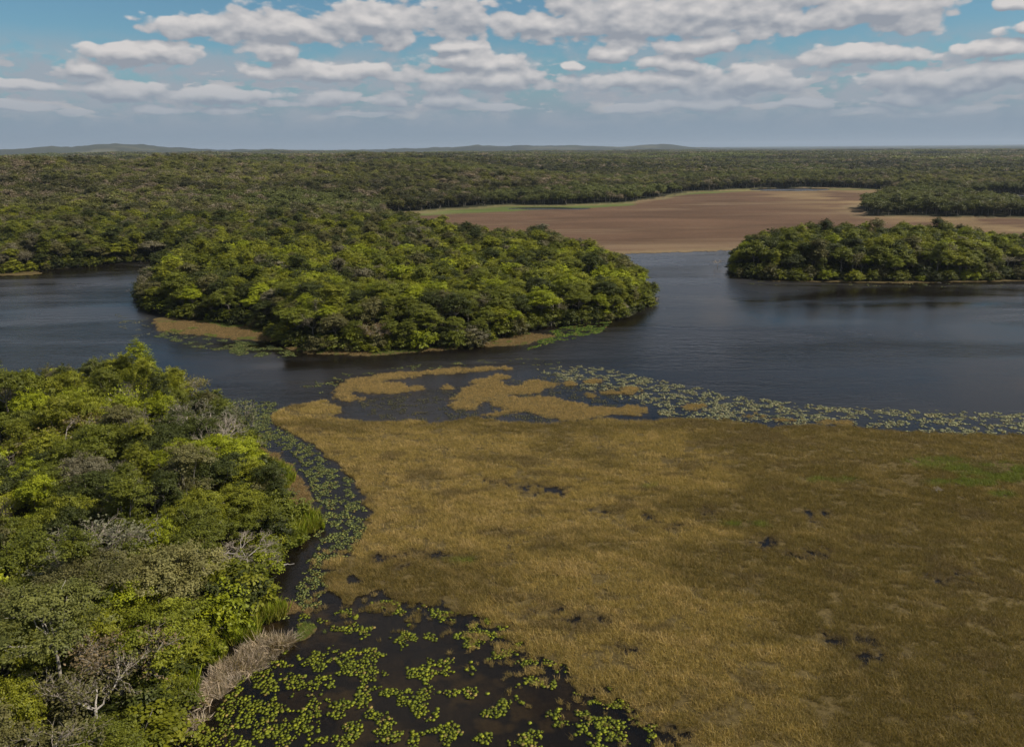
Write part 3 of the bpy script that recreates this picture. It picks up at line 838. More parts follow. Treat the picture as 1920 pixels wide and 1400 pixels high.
# candidate spots: near bank, central island, right island
def colour_pick(n, w, r): return r.choice(len(PAL), n, p=np.array(w)/sum(w))
def clearance(x, y):
    ok = np.ones(x.shape, bool)
    for tx, ty, tr_ in taken: ok &= np.hypot(x-tx, y-ty) > tr_
    return ok
def project(x, y, z):
    p = np.stack([x, y, z-CAM_H], -1) @ RN
    return 960+F_PX*p[:, 0]/-p[:, 2], 700-F_PX*p[:, 1]/-p[:, 2], -p[:, 2]
r = np.random.default_rng(41)
gx, gy = jgrid(-330, 320, 20, 470, 5.15, r, 0.40)
h, z_, D_ = land_height(gx, gy)
ok = (D_['land'] > 1.2) & (D_['dry'] < -3) & clearance(gx, gy) & (np.degrees(np.abs(np.arctan2(gx, gy))) < 62)
gx, gy, h = gx[ok], gy[ok], h[ok]; Dl = {k_: D_[k_][ok] for k_ in D_}
ppx, ppy, dep = project(gx, gy, h+10)
bank = gy < 175
# island: everything right of the channel nearer than the back country
isle = (~bank) & (Dl['risl'] > 0)
cen = (~bank) & (Dl['risl'] <= 0) & (gx > -120) & (gx < 60) & (gy < 330)
zone = np.where(bank, 'bank', np.where(isle, 'risl', np.where(cen, 'cen', 'back')))
inview = (ppx > -60) & (ppx < 1990) & (ppy < 1500)
shore = Dl['land']
score = np.full(len(gx), -1.0)
score[inview & (zone == 'bank')] = 10-dep[inview & (zone == 'bank')]*0.01
mk1 = inview & (zone == 'cen'); score[mk1] = 6-dep[mk1]*0.01
mk2 = inview & (zone == 'risl') & (shore < 17); score[mk2] = 4.5-dep[mk2]*0.005
order = np.argsort(-score)
NIND = 272
ind = np.zeros(len(gx), bool); ind[order[:NIND]] = True; ind &= score > 0
kinds_w = {'bank': [0.36, 0.10, 0.31, 0.06, 0.06, 0.11], 'cen': [0.56, 0.20, 0.18, 0.0, 0.0, 0.06], 'risl': [0.56, 0.34, 0.06, 0.0, 0.0, 0.04], 'back': [0.5, 0.25, 0.2, 0.0, 0.0, 0.05]}
KL = ['round', 'tall', 'layered', 'umbrella', 'bare', 'sparse']
pal_w = {'bank': [0.12, 0.28, 0.24, 0.27, 0.06, 0.03, 0.0], 'cen': [0.16, 0.32, 0.18, 0.25, 0.06, 0.03, 0.0], 'risl': [0.30, 0.36, 0.06, 0.18, 0.10, 0.0, 0.0], 'back': [0.24, 0.28, 0.0, 0.14, 0.26, 0.08, 0.0]}
ZN = {'bank': 'of left bank', 'cen': 'of central island', 'risl': 'of right island'}
KN = {'bare': 'pale leafless', 'round': 'round headed', 'tall': 'tall narrow', 'layered': 'layered', 'umbrella': 'flat topped', 'sparse': 'thinly leaved'}
rest = []; named = {}
nk = {k_: sum(1 for q_ in CROWN if q_[0] == k_) for k_ in ['round', 'tall', 'layered', 'umbrella', 'bush', 'bare', 'sparse']}
for i in range(len(gx)):
    zn = str(zone[i])
    kd = KL[r.choice(6, p=np.array(kinds_w[zn])/sum(kinds_w[zn]))]
    ci_ = r.choice(7, p=np.array(pal_w[zn])/sum(pal_w[zn]))
    if kd == 'sparse' and ci_ in (0, 1): ci_ = 4
    c = np.array(PAL[ci_])*r.uniform(0.82, 1.2)
    v = int(r.integers(0, nk[kd]))
    if kd == 'bare' and not ind[i]: kd = 'sparse'
    edge = 0.62+0.38*min(1.0, shore[i]/9.0)
    big = r.uniform(0.68, 1.36)
    if zn == 'risl' and ppx[i] > 1835: edge *= 0.74
    hs = {'bank': 0.92, 'cen': 0.98, 'risl': 1.05, 'back': 1.05}[zn]*edge*(0.55+0.45*big)*r.uniform(0.92, 1.08)
    ws = edge*big*{'bank': 0.76, 'cen': 0.93, 'risl': 0.95, 'back': 1.0}[zn]/max(edge, 0.8)**0.4
    if kd == 'tall': hs *= 0.86
    if zn == 'bank': hs *= 1+0.26*sstep(100, 135, gy[i])*sstep(-45, -62, gx[i])
    rt = r.uniform(0, 6.28)
    if ind[i]:
        o = make_tree(kd, v, gx[i], gy[i], h[i], (ws, ws, hs), rt, c, {'bare': 'bare_tree', 'sparse': 'sparse_tree', 'umbrella': 'umbrella_tree'}.get(kd, 'leafy_tree'))
        if zn == 'bank':
            where = 'at water edge' if shore[i] < 7 else ('in lower left corner' if ppy[i] > 1150 and ppx[i] < 250 else ('in far half' if ppy[i] < 880 else 'in the middle'))
        elif zn == 'cen':
            where = 'on front shore' if shore[i] < 8 and gy[i] < 235 else ('in left half' if ppx[i] < 700 else 'in right half')
        else: where = 'in left half' if ppx[i] < 1640 else 'in right half'
        nm = '%s %s tree' % (KN[kd], NAMEC[PAL[ci_]]) if kd != 'bare' else 'pale leafless tree'
        named.setdefault((nm, where, zn), []).append((ppx[i], o))
    else:
        rest.append((gx[i], gy[i], h[i], rt, ws, hs, KL.index(kd), v, *c))
rest = np.array(rest)
ORD = ['leftmost', 'second from left', 'third from left', 'fourth from left', 'fifth from left', 'sixth from left']
for (nm, where, zn), lst in named.items():
    lst.sort(key=lambda t: t[0])
    for j, (_, o) in enumerate(lst):
        tail = '%s %s %s' % (nm, where, ZN[zn])
        if len(lst) == 1: tag(o, 'only '+tail, 'tree')
        elif len(lst) <= 7: tag(o, ('rightmost' if j == len(lst)-1 else ORD[j])+' '+tail, 'tree', nm+'s '+where+' '+ZN[zn])
        else: tag(o, tail, 'tree', nm+'s '+where+' '+ZN[zn])

# full detail stands: the rest of bank, islands and the nearest back country
fp = []; fpi = {}
for kd in ['round', 'tall', 'layered', 'umbrella', 'sparse']:
    for v in range(nk[kd]):
        if kd == 'sparse':
            th, fi, tips = NEARP[('bare', v)]
            r_ = np.random.default_rng(900+v); n = 1500
            c = tips[r_.integers(0, len(tips), n)]+r_.normal(size=(n, 3))*0.35
            lv = cards(c, r_.normal(size=(n, 3))*0.6+np.array([0, 0, 0.9]), 0.34*r_.uniform(0.6, 1.4, n), r_)
            me = mk_joined('tree', (lv[0], lv[1], np.repeat(r_.random(n), 4)), th, fi)
        else:
            L, tr = NEARP[(kd, v)]
            r_ = np.random.default_rng(700+v)
            me = mk_joined('tree', leaves_on(L, 9000, 0.31, r_, 20, 0.30), tr)
        fpi[(KL.index(kd), v)] = len(fp); fp.append(proto('tree', me))
idx = [fpi[(int(a), int(b))] for a, b in zip(rest[:, 6], rest[:, 7])]
scatter('forest', 'dense trees filling the islands and the banks behind the nearest ones', rest[:, :3], rest[:, 3],
        np.stack([rest[:, 4], rest[:, 4], rest[:, 5]], 1), idx, rest[:, 8:11], fp)

# undergrowth along the shores and under the trees
r = np.random.default_rng(77)
gx, gy = jgrid(-330, 330, 30, 420, 2.6, r)
h, z_, D_ = land_height(gx, gy)
ok = (D_['land'] > -0.6) & (D_['land'] < 9) & (D_['dry'] < 0) & (r.random(len(gx)) < np.where(D_['land'] < 3.5, 1.0, 0.35)) & (np.degrees(np.abs(np.arctan2(gx, gy))) < 55)
gx, gy, h = gx[ok], gy[ok], h[ok]; n = len(gx)
bp = [proto('bush', mk_joined('bush', leaves_on(NEARP[('bush', v)][0], 3000, 0.26, np.random.default_rng(60+v)), NEARP[('bush', v)][1])) for v in range(2)]
cc = np.array(PAL)[colour_pick(n, [0.34, 0.32, 0.07, 0.15, 0.09, 0.03, 0.0], r)]*r.uniform(0.8, 1.15, (n, 1))
s = r.uniform(0.6, 1.4, n)
scatter('undergrowth', 'low leafy shrubs along the forest edges', np.stack([gx, gy, np.maximum(h, 0)-0.1], 1), r.uniform(0, 6.28, n), np.stack([s, s, s*r.uniform(0.7, 1.2, n)], 1), r.integers(0, 2, n), cc, bp)

# back country, in rings of coarser trees
def lod(kd, v, n, size, seed):
    L = NEARP[(kd, v)][0]; r_ = np.random.default_rng(seed)
    a = leaves_on(L, n, size, r_, 8, 0.5)
    t, _ = limb((0, 0, 0), (0, 0, 8), 0.25, 0.12, r_, 3, 0.02, 4)
    return a, (t[0], t[1])
midp = [proto('tree', mk_joined('tree', *lod(kd, v, 1900, 0.58, 40+v))) for kd, v in (('round', 0), ('round', 1), ('round', 2), ('tall', 0), ('layered', 2), ('layered', 0), ('layered', 1))]
twp = []
for v in range(2):
    th, fi, tips = NEARP[('bare', v)]
    r_ = np.random.default_rng(80+v); n = 500
    lv = cards(tips[r_.integers(0, len(tips), n)]+r_.normal(size=(n, 3))*0.5, r_.normal(size=(n, 3))+np.array([0, 0, 0.7]), 0.6*r_.uniform(0.6, 1.4, n), r_)
    twp.append(proto('tree', mk_joined('tree', (lv[0], lv[1], np.repeat(r_.random(n), 4)), th)))
def ring_points(r0, r1, sp, seed, half=39):
    r = np.random.default_rng(seed)
    xm = r1*math.sin(math.radians(half))
    gx, gy = jgrid(-xm, xm, r0*0.7, r1, sp, r)
    rr = np.hypot(gx, gy); a = np.degrees(np.arctan2(gx, gy))
    ok = (rr > r0) & (rr < r1) & (np.abs(a) < half)
    return gx[ok], gy[ok], r
def back_colour(gx, gy, r, n):
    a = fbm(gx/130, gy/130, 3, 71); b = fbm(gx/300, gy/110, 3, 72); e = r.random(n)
    c = np.array(PAL)[colour_pick(n, [0.25, 0.33, 0.0, 0.12, 0.22, 0.08, 0.0], r)].copy()
    dull = np.array([0.100, 0.091, 0.045])
    c = c*0.55+dull*0.45
    light_bands = sstep(0.36, 0.62, fbm(gx/420, gy/170, 3, 73))  # broad dark and bright bands, as under clouds, painted into the crown colours
    c *= 0.90*((0.66+0.68*a)*(0.66+0.55*light_bands))[:, None]*r.uniform(0.8, 1.2, n)[:, None]
    g = sstep(0.60, 0.70, b)[:, None]
    c = c*(1-g)+np.array([0.10, 0.115, 0.03])*g
    pale = (e < 0.07+0.12*sstep(0.5, 0.7, a))
    c[pale] = np.array([0.19, 0.155, 0.10])*r.uniform(0.8, 1.15, (pale.sum(), 1))
    return c, pale
gx, gy, r = ring_points(300, 1300, 7.6, 91)
h, z_, D_ = land_height(gx, gy)
ok = (D_['land'] > 1.5) & (D_['dry'] < -3) & ~((gy < 470) & (np.abs(gx) < 330)) & (h > 0.1)
gx, gy, h, dr = gx[ok], gy[ok], h[ok], D_['dry'][ok]; n = len(gx)
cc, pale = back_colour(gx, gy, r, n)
rs_ = (gx > 180) & (gy < 860)
cc[rs_] = cc[rs_]*0.35+np.array([0.075, 0.088, 0.018])*0.65*r.uniform(0.7, 1.3, (rs_.sum(), 1))
nearshore = (np.abs(dr) < 20)
s = r.uniform(0.8, 1.35, n)
idx = r.integers(0, 7, n); idx[pale & (r.random(n) < 0.6)] = 7
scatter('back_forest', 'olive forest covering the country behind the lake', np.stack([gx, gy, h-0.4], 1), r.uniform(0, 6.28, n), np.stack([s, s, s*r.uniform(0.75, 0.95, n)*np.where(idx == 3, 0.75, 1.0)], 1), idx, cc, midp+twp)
gx, gy, r = ring_points(1300, 2400, 10.5, 92)
h, z_, D_ = land_height(gx, gy)
ok = (D_['land'] > 1.5) & (D_['dry'] < -3) & (h > 0.1)
gx, gy, h = gx[ok], gy[ok], h[ok]; n = len(gx)
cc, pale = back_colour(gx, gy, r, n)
farp = [proto('tree', mk_joined('tree', *lod(kd, v, 600, 1.1, 140+v))) for kd, v in (('round', 0), ('round', 1), ('layered', 0), ('layered', 1))]
s = r.uniform(1.2, 1.75, n)
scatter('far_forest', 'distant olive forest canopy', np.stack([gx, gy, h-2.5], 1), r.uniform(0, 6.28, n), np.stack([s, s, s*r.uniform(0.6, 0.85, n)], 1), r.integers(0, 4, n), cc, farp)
# patches of canopy out to the plain
def patch(seed):
    r_ = np.random.default_rng(seed); parts = []
    for i in range(16):
        a = r_.uniform(0, 6.28); q_ = math.sqrt(r_.random())*17
        L = [((q_*math.cos(a)+r_.normal()*1.5, q_*math.sin(a)+r_.normal()*1.5, r_.uniform(6, 11)), (4.5, 4.5, 3.4)) for _ in range(3)]
        parts.append(leaves_on(L, 60, 3.0, r_, 3, 1.0))
    return join(parts)
gx, gy, r = ring_points(2400, 6500, 25.0, 93)
h, z_, D_ = land_height(gx, gy); ok = (D_['land'] > 5) & (D_['dry'] < -20)
gx, gy, h = gx[ok], gy[ok], h[ok]; n = len(gx)
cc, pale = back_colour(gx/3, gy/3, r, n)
pp_ = [proto('trees', mk('trees', patch(500+i), M_LEAF)) for i in range(4)]
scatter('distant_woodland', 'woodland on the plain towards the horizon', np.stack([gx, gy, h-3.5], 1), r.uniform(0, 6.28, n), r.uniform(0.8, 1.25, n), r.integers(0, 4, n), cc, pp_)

# ------------------------------------------------------------------ marsh grass
def tuft(seed, nb=16, hgt=0.75, spread=0.26, lean=0.32, wid=0.020):
    r_ = np.random.default_rng(seed)
    a = r_.uniform(0, 6.28, nb); q_ = np.sqrt(r_.random(nb))*spread
    b = np.stack([q_*np.cos(a), q_*np.sin(a), np.full(nb, -0.05)], 1)
    d = np.stack([r_.normal(size=nb)*lean+0.10, r_.normal(size=nb)*lean, np.ones(nb)], 1)
    d /= np.linalg.norm(d, axis=1, keepdims=True)
    L = hgt*r_.uniform(0.55, 1.25, nb)[:, None]
    side = np.cross(d, r_.normal(size=(nb, 3))); side /= np.linalg.norm(side, axis=1, keepdims=True)
    w = wid*r_.uniform(0.7, 1.5, nb)[:, None]
    m1 = b+d*L*0.55; tip = b+d*L+np.stack([r_.normal(size=nb)*0.12, r_.normal(size=nb)*0.12, -0.06*np.ones(nb)], 1)
    V_ = np.stack([b-side*w, b+side*w, m1+side*w*0.9, m1-side*w*0.9, tip+side*w*0.25, tip-side*w*0.25], 1).reshape(-1, 3)
    k_ = np.arange(nb)[:, None]*6
    F_ = np.concatenate([k_+np.array([0, 1, 2, 3]), k_+np.array([3, 2, 4, 5])])
    return V_, F_, np.repeat(r_.random(nb), 6)
tp = [proto('tuft', mk('tuft', tuft(i, 22, 0.50, 0.30, 0.42, 0.012), M_GRASS)) for i in range(6)]
r = np.random.default_rng(201)
def frustum(gx, gy, m=3.0, lo=50, hi=1e9):
    a = np.degrees(np.arctan2(gx, gy)); rr = np.hypot(gx, gy)
    return (np.abs(a) < 40+m+420/np.maximum(rr, 30)) & (rr > lo) & (rr < hi)
gx, gy = jgrid(-70, 150, 38, 118, 0.33, r); gx2, gy2 = jgrid(-90, 240, 118, 190, 0.42, r)
gx = np.concatenate([gx, gx2]); gy = np.concatenate([gy, gy2])
ok = frustum(gx, gy); gx, gy = gx[ok], gy[ok]
gx3, gy3 = jgrid(-120, 60, 190, 235, 0.5, r); gx = np.concatenate([gx, gx3]); gy = np.concatenate([gy, gy3])
h, z_, D_ = land_height(gx, gy)
thin = fbm(gx/2.2, gy/1.6, 3, 101)
dens = np.where(D_['marsh'] > -0.3, 1.0-0.85*sstep(0.56, 0.70, thin), 1.0)
# ragged lower rim: loose tussocks standing in the dark water
rim = (D_['marsh'] > -8.0) & (D_['marsh'] < 0) & (gy < 92)
clump = fbm(gx/0.8, gy/0.8, 2, 102)
keep = ((h > -0.03) & (D_['m'] > -0.2) & (r.random(len(gx)) < dens)) | (rim & (clump > 0.57+0.035*(-D_['marsh'])) & (D_['land'] < 0))
keep &= D_['land'] < 0.8
fr_ = np.maximum(D_['isl'], D_['apr'])
keep &= (D_['marsh'] > 0) | rim | (r.random(len(gx)) < 0.25+0.75*sstep(-0.2, 1.0, fr_))
keep |= (D_['pool'] > -0.5) & (D_['marsh'] > 0) & (clump > 0.56) & (D_['land'] < 0)
gx, gy, h = gx[keep], gy[keep], h[keep]; n = len(gx)
Dk = {k_: D_[k_][keep] for k_ in D_}
print('grass tufts', n)
t1 = fbm(gx/18, gy/9, 4, 111); t2 = fbm(gx/3.5, gy/2.0, 3, 112)
gpx, gpy, _ = project(gx, gy, h)
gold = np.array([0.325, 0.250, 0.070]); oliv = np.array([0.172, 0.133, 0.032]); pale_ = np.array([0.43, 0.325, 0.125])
w = sstep(0.38, 0.62, t1+0.50*sstep(5, 55, gx-0.10*(gy-60))-0.05)[:, None]  # random olive patches, plus dimmer light at the right painted into the grass
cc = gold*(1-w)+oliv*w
strk = fbm((gx+1.6*gy)/2.6, (gy-0.35*gx)/14, 3, 113)
w2 = np.maximum(sstep(0.55, 0.75, t2), 0.9*sstep(0.56, 0.70, strk))[:, None]*0.6
cc = cc*(1-w2)+pale_*w2*(1-0.5*w)+cc*w2*0.5*w
islm = (Dk['marsh'] < 0)
cc[islm & (Dk['isl'] > -0.5)] = np.array([0.36, 0.265, 0.095])
ga = np.zeros(n)
for e in [(1750, 868, 60, 12), (1840, 880, 80, 16), (1885, 930, 26, 7), (1209, 911, 13, 4), (1900, 892, 60, 16), (1800, 905, 90, 8), (1560, 900, 60, 5), (1400, 985, 40, 6), (860, 1050, 40, 6)]:
    ga = np.maximum(ga, sstep(-0.6, 1.2, sdf(ell(*e), gx, gy)+3.0*(fbm(gx/1.5, gy/1.5, 3, 120)-0.5)))
cc = cc*(1-0.8*ga[:, None])+np.array([0.13, 0.18, 0.018])*0.8*ga[:, None]
ap = (Dk['apr'] > -0.5) & islm
cc[ap] = np.where((fbm(gx/4, gy/4, 2, 130)[ap] > 0.56)[:, None], np.array([0.14, 0.19, 0.03]), np.array([0.27, 0.19, 0.075]))
pl = sstep(-1.5, 0.5, Dk['pool'])[:, None]*(Dk['marsh'] > 0)[:, None]
pb = (sstep(0.60, 0.74, fbm(gx/6, gy/3.2, 4, 114))*0.75*(Dk['marsh'] > 0))[:, None]
cc = cc*(1-pb)+np.array([0.165, 0.124, 0.046])*pb
cc = cc*(1-0.4*pl)+np.array([0.10, 0.065, 0.04])*0.4*pl
cc *= r.uniform(0.88, 1.12, (n, 1))
s = r.uniform(0.75, 1.25, n)*(0.75+0.5*t2)*(1-0.35*pl[:, 0])*np.where(islm, 0.75, 1.0)
rz = r.normal(size=n)*0.5+2.4
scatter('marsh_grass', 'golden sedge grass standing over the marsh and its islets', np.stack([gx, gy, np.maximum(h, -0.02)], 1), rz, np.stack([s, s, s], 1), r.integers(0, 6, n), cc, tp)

# bright reeds and dead reeds on the near bank
def reed_patch(name, label, polys, sp, hgt, cols, seed, lean=0.25, flop=0.0, direction=(0.0, 0.0), wid=0.03):
    r = np.random.default_rng(seed)
    allp = np.concatenate(polys)
    gx, gy = jgrid(allp[:, 0].min()-1, allp[:, 0].max()+1, allp[:, 1].min()-1, allp[:, 1].max()+1, sp, r)
    d = union(polys, gx, gy)+(fbm(gx/0.8, gy/0.8, 3, seed)-0.5)*1.6
    ok = d > 0
    gx, gy = gx[ok], gy[ok]; n = len(gx)
    h, _, _ = land_height(gx, gy)
    pr = [proto('reed', mk('reed', tuft(seed*10+i, 16, hgt, 0.22, lean, wid), M_GRASS)) for i in range(5)]
    cc = np.array(cols)[r.integers(0, len(cols), n)]*r.uniform(0.8, 1.2, (n, 1))
    tilt = None
    if flop > 0:
        f1 = (fbm(gx/1.6, gy/1.6, 2, seed+1)-0.5)*2.2
        tilt = np.stack([f1*flop*2.0+r.normal(size=n)*0.25+direction[0], (fbm(gx/1.6, gy/1.6, 2, seed+5)-0.5)*flop*5+r.normal(size=n)*0.35+direction[1]], 1)
    s = r.uniform(0.75, 1.25, n)
    return scatter(name, label, np.stack([gx, gy, np.maximum(h, 0.0)], 1), r.uniform(-0.6, 0.6, n) if flop == 0 else fbm(gx/2.0, gy/2.0, 2, seed+8)*9, s*(0.6+0.9*fbm(gx/1.5, gy/1.5, 2, seed+9)), r.integers(0, 5, n), cc, pr, tilt)
reed_patch('green_reeds', 'bright green reeds at the edge of the lily channel', [ell(570, 985, 34, 16), ell(475, 1118, 40, 20), ell(520, 900, 30, 22), ell(540, 1010, 30, 18), ell(420, 1165, 30, 16), ell(440, 1190, 50, 18), ell(385, 1232, 34, 20), ell(500, 1150, 36, 16), ell(350, 1290, 20, 18)], 0.34, 1.35, [(0.19, 0.235, 0.012), (0.14, 0.19, 0.012), (0.22, 0.22, 0.03)], 31)
reed_patch('dead_reeds', 'mat of collapsed pale dead reeds beside the lily pads', [poly([(355, 1318), (372, 1288), (405, 1255), (450, 1222), (500, 1200), (540, 1192), (542, 1212), (505, 1236), (465, 1266), (425, 1298), (388, 1325)]),
            poly([(305, 1375), (340, 1352), (378, 1352), (370, 1375), (330, 1392)])], 0.27, 1.15, [(0.38, 0.31, 0.22), (0.28, 0.23, 0.17), (0.44, 0.36, 0.23)], 37, 0.55, 1.0, (0.55, 0.75), 0.020)

# ------------------------------------------------------------------ water lily pads
def pad_mesh(seed, n=9):
    r_ = np.random.default_rng(seed)
    a = np.linspace(0.22, 2*math.pi-0.22, n)
    rr = 0.5*(1+r_.normal(size=n)*0.05)
    V_ = [(0.02, 0, 0.012)]+[(q_*math.cos(t), q_*math.sin(t), 0.012+0.008*math.sin(3*t+seed)+r_.uniform(0, 0.012)) for q_, t in zip(rr, a)]
    lo = [(x*0.97, y*0.97, z-0.022) for x, y, z in V_]
    V_ = np.array(V_+lo)
    top = [[0, i, i+1] for i in range(1, n)]
    bot = [[n+1, n+2+i, n+1+i] for i in range(1, n)]
    sid = []
    ring = list(range(1, n+1))
    for i in range(len(ring)-1):
        a_, b_ = ring[i], ring[i+1]; sid += [[a_, a_+n+1, b_+n+1], [a_, b_+n+1, b_]]
    F_ = np.array(top+bot+sid)
    return V_, F_, np.full(len(V_), r_.random())
PADS = [mk('lily_pad', pad_mesh(i), M_PAD) for i in range(5)]
r = np.random.default_rng(301)
LIL = [  # polygon, spacing, cluster scale, threshold, size, colours
    (poly([(330, 1410), (360, 1370), (430, 1290), (530, 1215), (560, 1230), (600, 1290), (590, 1410)]), 0.31, 1.1, 0.41, 0.40, [(0.21, 0.235, 0.012), (0.17, 0.20, 0.012)]),
    (poly([(545, 1215), (560, 1140), (700, 1125), (880, 1135), (950, 1165), (990, 1215), (1140, 1275), (1220, 1340), (1262, 1410), (580, 1410), (600, 1300)]), 0.30, 1.5, 0.575, 0.40, [(0.21, 0.235, 0.012), (0.17, 0.20, 0.014)]),
    (poly([(1080, 1330), (1200, 1340), (1262, 1400), (1262, 1450), (1000, 1450), (950, 1390)]), 0.30, 1.2, 0.55, 0.38, [(0.21, 0.235, 0.012), (0.17, 0.20, 0.014)]),
    (poly([(535, 1160), (560, 1090), (600, 1000), (590, 930), (545, 850), (480, 815), (455, 760), (500, 750), (530, 800), (600, 850), (655, 900), (688, 960), (684, 1010), (640, 1065), (612, 1110), (580, 1160)]), 0.27, 0.9, 0.45, 0.38, [(0.17, 0.19, 0.045), (0.13, 0.155, 0.05), (0.21, 0.23, 0.05)]),
    (poly([(1000, 692), (1100, 684), (1250, 715), (1400, 745), (1550, 762), (1920, 776), (2600, 790), (2600, 850), (1920, 820), (1700, 808), (1560, 797), (1440, 800), (1300, 784), (1225, 780), (1230, 762), (1100, 730)]), 0.36, 1.3, 0.50, 0.44, [(0.30, 0.30, 0.14), (0.25, 0.26, 0.11), (0.34, 0.31, 0.15)]),
    (poly([(660, 750), (850, 730), (1040, 700), (1200, 740), (1110, 790), (1060, 790), (980, 792), (830, 790), (700, 786)]), 0.40, 1.2, 0.54, 0.30, [(0.15, 0.14, 0.05), (0.12, 0.12, 0.05)]),
    (poly([(560, 725), (640, 700), (760, 685), (900, 676), (1050, 668), (1050, 684), (900, 684), (760, 694), (650, 706), (600, 740)]), 0.5, 2.0, 0.60, 0.5, [(0.18, 0.19, 0.05), (0.15, 0.17, 0.05)]),
    (poly([(300, 618), (350, 628), (440, 638), (530, 650), (560, 668), (480, 672), (360, 650), (290, 630)]), 0.42, 2.5, 0.52, 0.5, [(0.13, 0.17, 0.03), (0.17, 0.19, 0.05)]),
    (poly([(990, 640), (1040, 615), (1110, 605), (1150, 602), (1130, 622), (1050, 640), (990, 656)]), 0.40, 2.5, 0.44, 0.55, [(0.12, 0.19, 0.012), (0.10, 0.16, 0.012)]),
    (poly([(200, 585), (290, 600), (290, 640), (230, 625)]), 0.6, 2.5, 0.64, 0.5, [(0.20, 0.20, 0.09)]),
    (poly([(450, 745), (520, 755), (560, 770), (500, 800), (455, 830)]), 0.4, 2.0, 0.56, 0.45, [(0.17, 0.19, 0.05)]),
    (poly([(1420, 480), (1380, 500), (1440, 532), (1920, 532), (1920, 540), (1400, 535)]), 0.8, 3.0, 0.64, 0.6, [(0.17, 0.19, 0.05)]),
]
lp = []
for (pl_, sp, cs, th, sz, cols) in LIL:
    x, y = jgrid(pl_[:, 0].min(), pl_[:, 0].max(), pl_[:, 1].min(), pl_[:, 1].max(), sp, r)
    d = sdf(pl_, x, y)+(fbm(x/1.5, y/1.5, 2, 140)-0.5)*2
    f = fbm(x/cs, y/cs, 3, 150+len(lp))
    ok = (d > 0) & (f > th+0.05*sstep(1.5, 0, d))
    x, y = x[ok], y[ok]
    h, _, D_ = land_height(x, y)
    ok = (h < -0.02) & (D_['land'] < 0.5); x, y = x[ok], y[ok]; n = len(x)
    c = np.array(cols)[r.integers(0, len(cols), n)]*r.uniform(0.55, 1.2, (n, 1))
    yb = r.random(n) < 0.06; c[yb] = np.array([0.26, 0.20, 0.05])
    lp.append(np.concatenate([np.stack([x, y, sz*0.88*r.uniform(0.45, 1.4, n)], 1), c], 1))
lp = np.concatenate(lp)
print('lily pads', len(lp))
px_, py_, dp_ = project(lp[:, 0], lp[:, 1], np.zeros(len(lp)))
vis = (px_ > 300) & (px_ < 1910) & (py_ < 1396) & (py_ > 1100)
size = np.where(vis, lp[:, 2]/dp_, 0)
top = np.argsort(-size)[:290]
sel = np.zeros(len(lp), bool); sel[top] = True
zp = r.uniform(0.010, 0.045, len(lp))
for i in top:
    o = bpy.data.objects.new('lily_pad', PADS[int(r.integers(0, 5))])
    o.location = (lp[i, 0], lp[i, 1], float(zp[i])); s = float(lp[i, 2]); o.scale = (s, s, 1.0)
    o.rotation_euler = (0, 0, r.uniform(0, 6.28)); o['leafcol'] = tuple(float(q_) for q_ in lp[i, 3:6])
    col.objects.link(o)
    if px_[i] < 600: wh = 'beside the dead reeds' + (' nearest the bottom edge' if py_[i] > 1330 else ' towards the channel')
    elif px_[i] < 800: wh = 'on the black pool, left part'
    elif px_[i] < 1000: wh = 'on the black pool, middle part'
    else: wh = 'at the right end of the black pool'
    tag(o, 'lime green lily pad floating among others ' + wh, 'lily pad',
        'lily pads ' + wh)
rs = ~sel
n = rs.sum()
scatter('lily_pads', 'water lily pads floating in drifts on the lake and channel', np.stack([lp[rs, 0], lp[rs, 1], zp[rs]], 1), r.uniform(0, 6.28, n),
        np.stack([lp[rs, 2], lp[rs, 2], np.ones(n)], 1), r.integers(0, 5, n), lp[rs, 3:6], [proto('lily_pad', m_) for m_ in PADS])

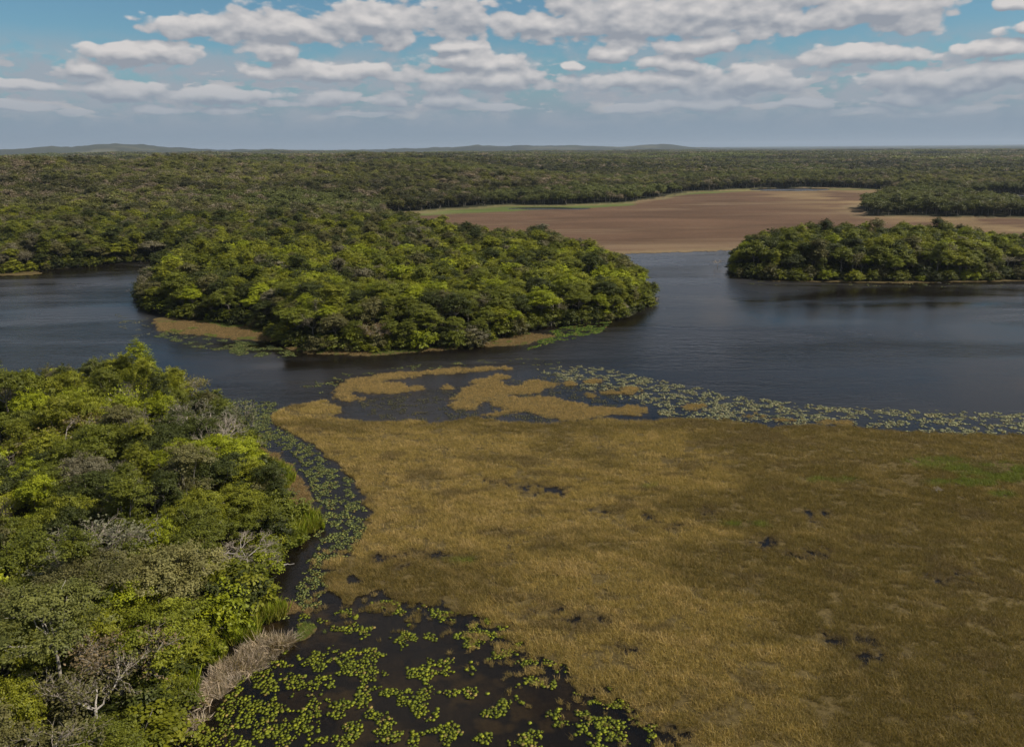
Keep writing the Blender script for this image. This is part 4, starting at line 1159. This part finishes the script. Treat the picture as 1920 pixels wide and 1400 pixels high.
# ------------------------------------------------------------------ fallen wood
def log(name, label, a, b, rad, seed, up=0.25, cat='fallen log'):
    r_ = np.random.default_rng(seed)
    A = at(*a); B = at(*b)
    pa = np.array([A[0], A[1], up]); pb = np.array([B[0], B[1], up*0.4])
    t, p = limb(pa, pb, rad, rad*0.4, r_, 8, 0.02, 7)
    parts = [t]
    for k_ in (2, 4, 5):
        e = p[k_]+np.array([r_.normal()*0.7, r_.normal()*0.7, r_.uniform(0.2, 0.9)])
        parts.append(limb(p[k_], e, rad*0.4, rad*0.08, r_, 4, 0.06, 5)[0])
    o = bpy.data.objects.new(name, mk('log', join(parts), M_PALE, False)); col.objects.link(o)
    return tag(o, label, cat)
log('fallen_log', 'pale fallen trunk lying from the left bank into the lily channel', (508, 1060), (552, 1058), 0.11, 5, 0.35)
log('fallen_log', 'pale driftwood log at the front shore of the right hand island', (1730, 527), (1765, 531), 0.22, 6, 0.2)
log('fallen_log', 'grey fallen branch in the reeds below the left bank crowns', (468, 1075), (500, 1062), 0.08, 7, 0.5)
def snag(px, py, s, label, seed, leaf=None, name='dead_shrub'):
    x, y = at(px, py)
    o = make_tree('bare', seed % 3, x, y, max(hz_(x, y), -0.3), (s*1.2, s*1.2, s), seed, GREY, name)
    return tag(o, label, 'shrub')
snag(1757, 926, 0.12, 'small pale dead shrub standing alone in the grass at right', 4)
snag(250, 558, 0.42, 'pale bare shrub standing in the water off the left tip of the central island', 5)
snag(1345, 500, 0.40, 'bare shrub in the water off the left end of the right hand island', 7)
snag(1225, 572, 0.32, 'bare shrub leaning out from the right tip of the central island', 9)
snag(700, 655, 0.38, 'grey dead shrub on the front shore of the central island', 3)
snag(905, 645, 0.32, 'grey twiggy shrub right of the middle of the central island front shore', 6)
snag(475, 860, 0.45, 'straw coloured bare shrub beside the bank grass', 8)
snag(495, 1085, 0.35, 'brown twiggy shrub at the water edge under the left bank trees', 10)

# ------------------------------------------------------------------ air
HAZE = 4.2e-5
if HAZE > 0:
    S = 43000.0; zt = 215.0; zb = -4.0
    Vh = [(-S, -S, zb), (S, -S, zb), (S, S, zb), (-S, S, zb), (-S, -S, zt), (S, -S, zt), (S, S, zt), (-S, S, zt)]
    Fh = [(3, 2, 1, 0), (4, 5, 6, 7), (0, 1, 5, 4), (1, 2, 6, 5), (2, 3, 7, 6), (3, 0, 4, 7)]
    me = mesh_from('haze', np.array(Vh), np.array(Fh))
    m, N, o_ = newmat('haze')
    v = N.n('ShaderNodeVolumePrincipled'); v.inputs['Density'].default_value = HAZE
    v.inputs['Color'].default_value = (0.50, 0.60, 0.74, 1); v.inputs['Anisotropy'].default_value = 0.1
    N.link(v.outputs[0], o_.inputs['Volume'])
    me.materials.append(m)
    ho = bpy.data.objects.new('haze', me); col.objects.link(ho)
    tag(ho, 'thin pale haze over the whole country', None, None, 'stuff')
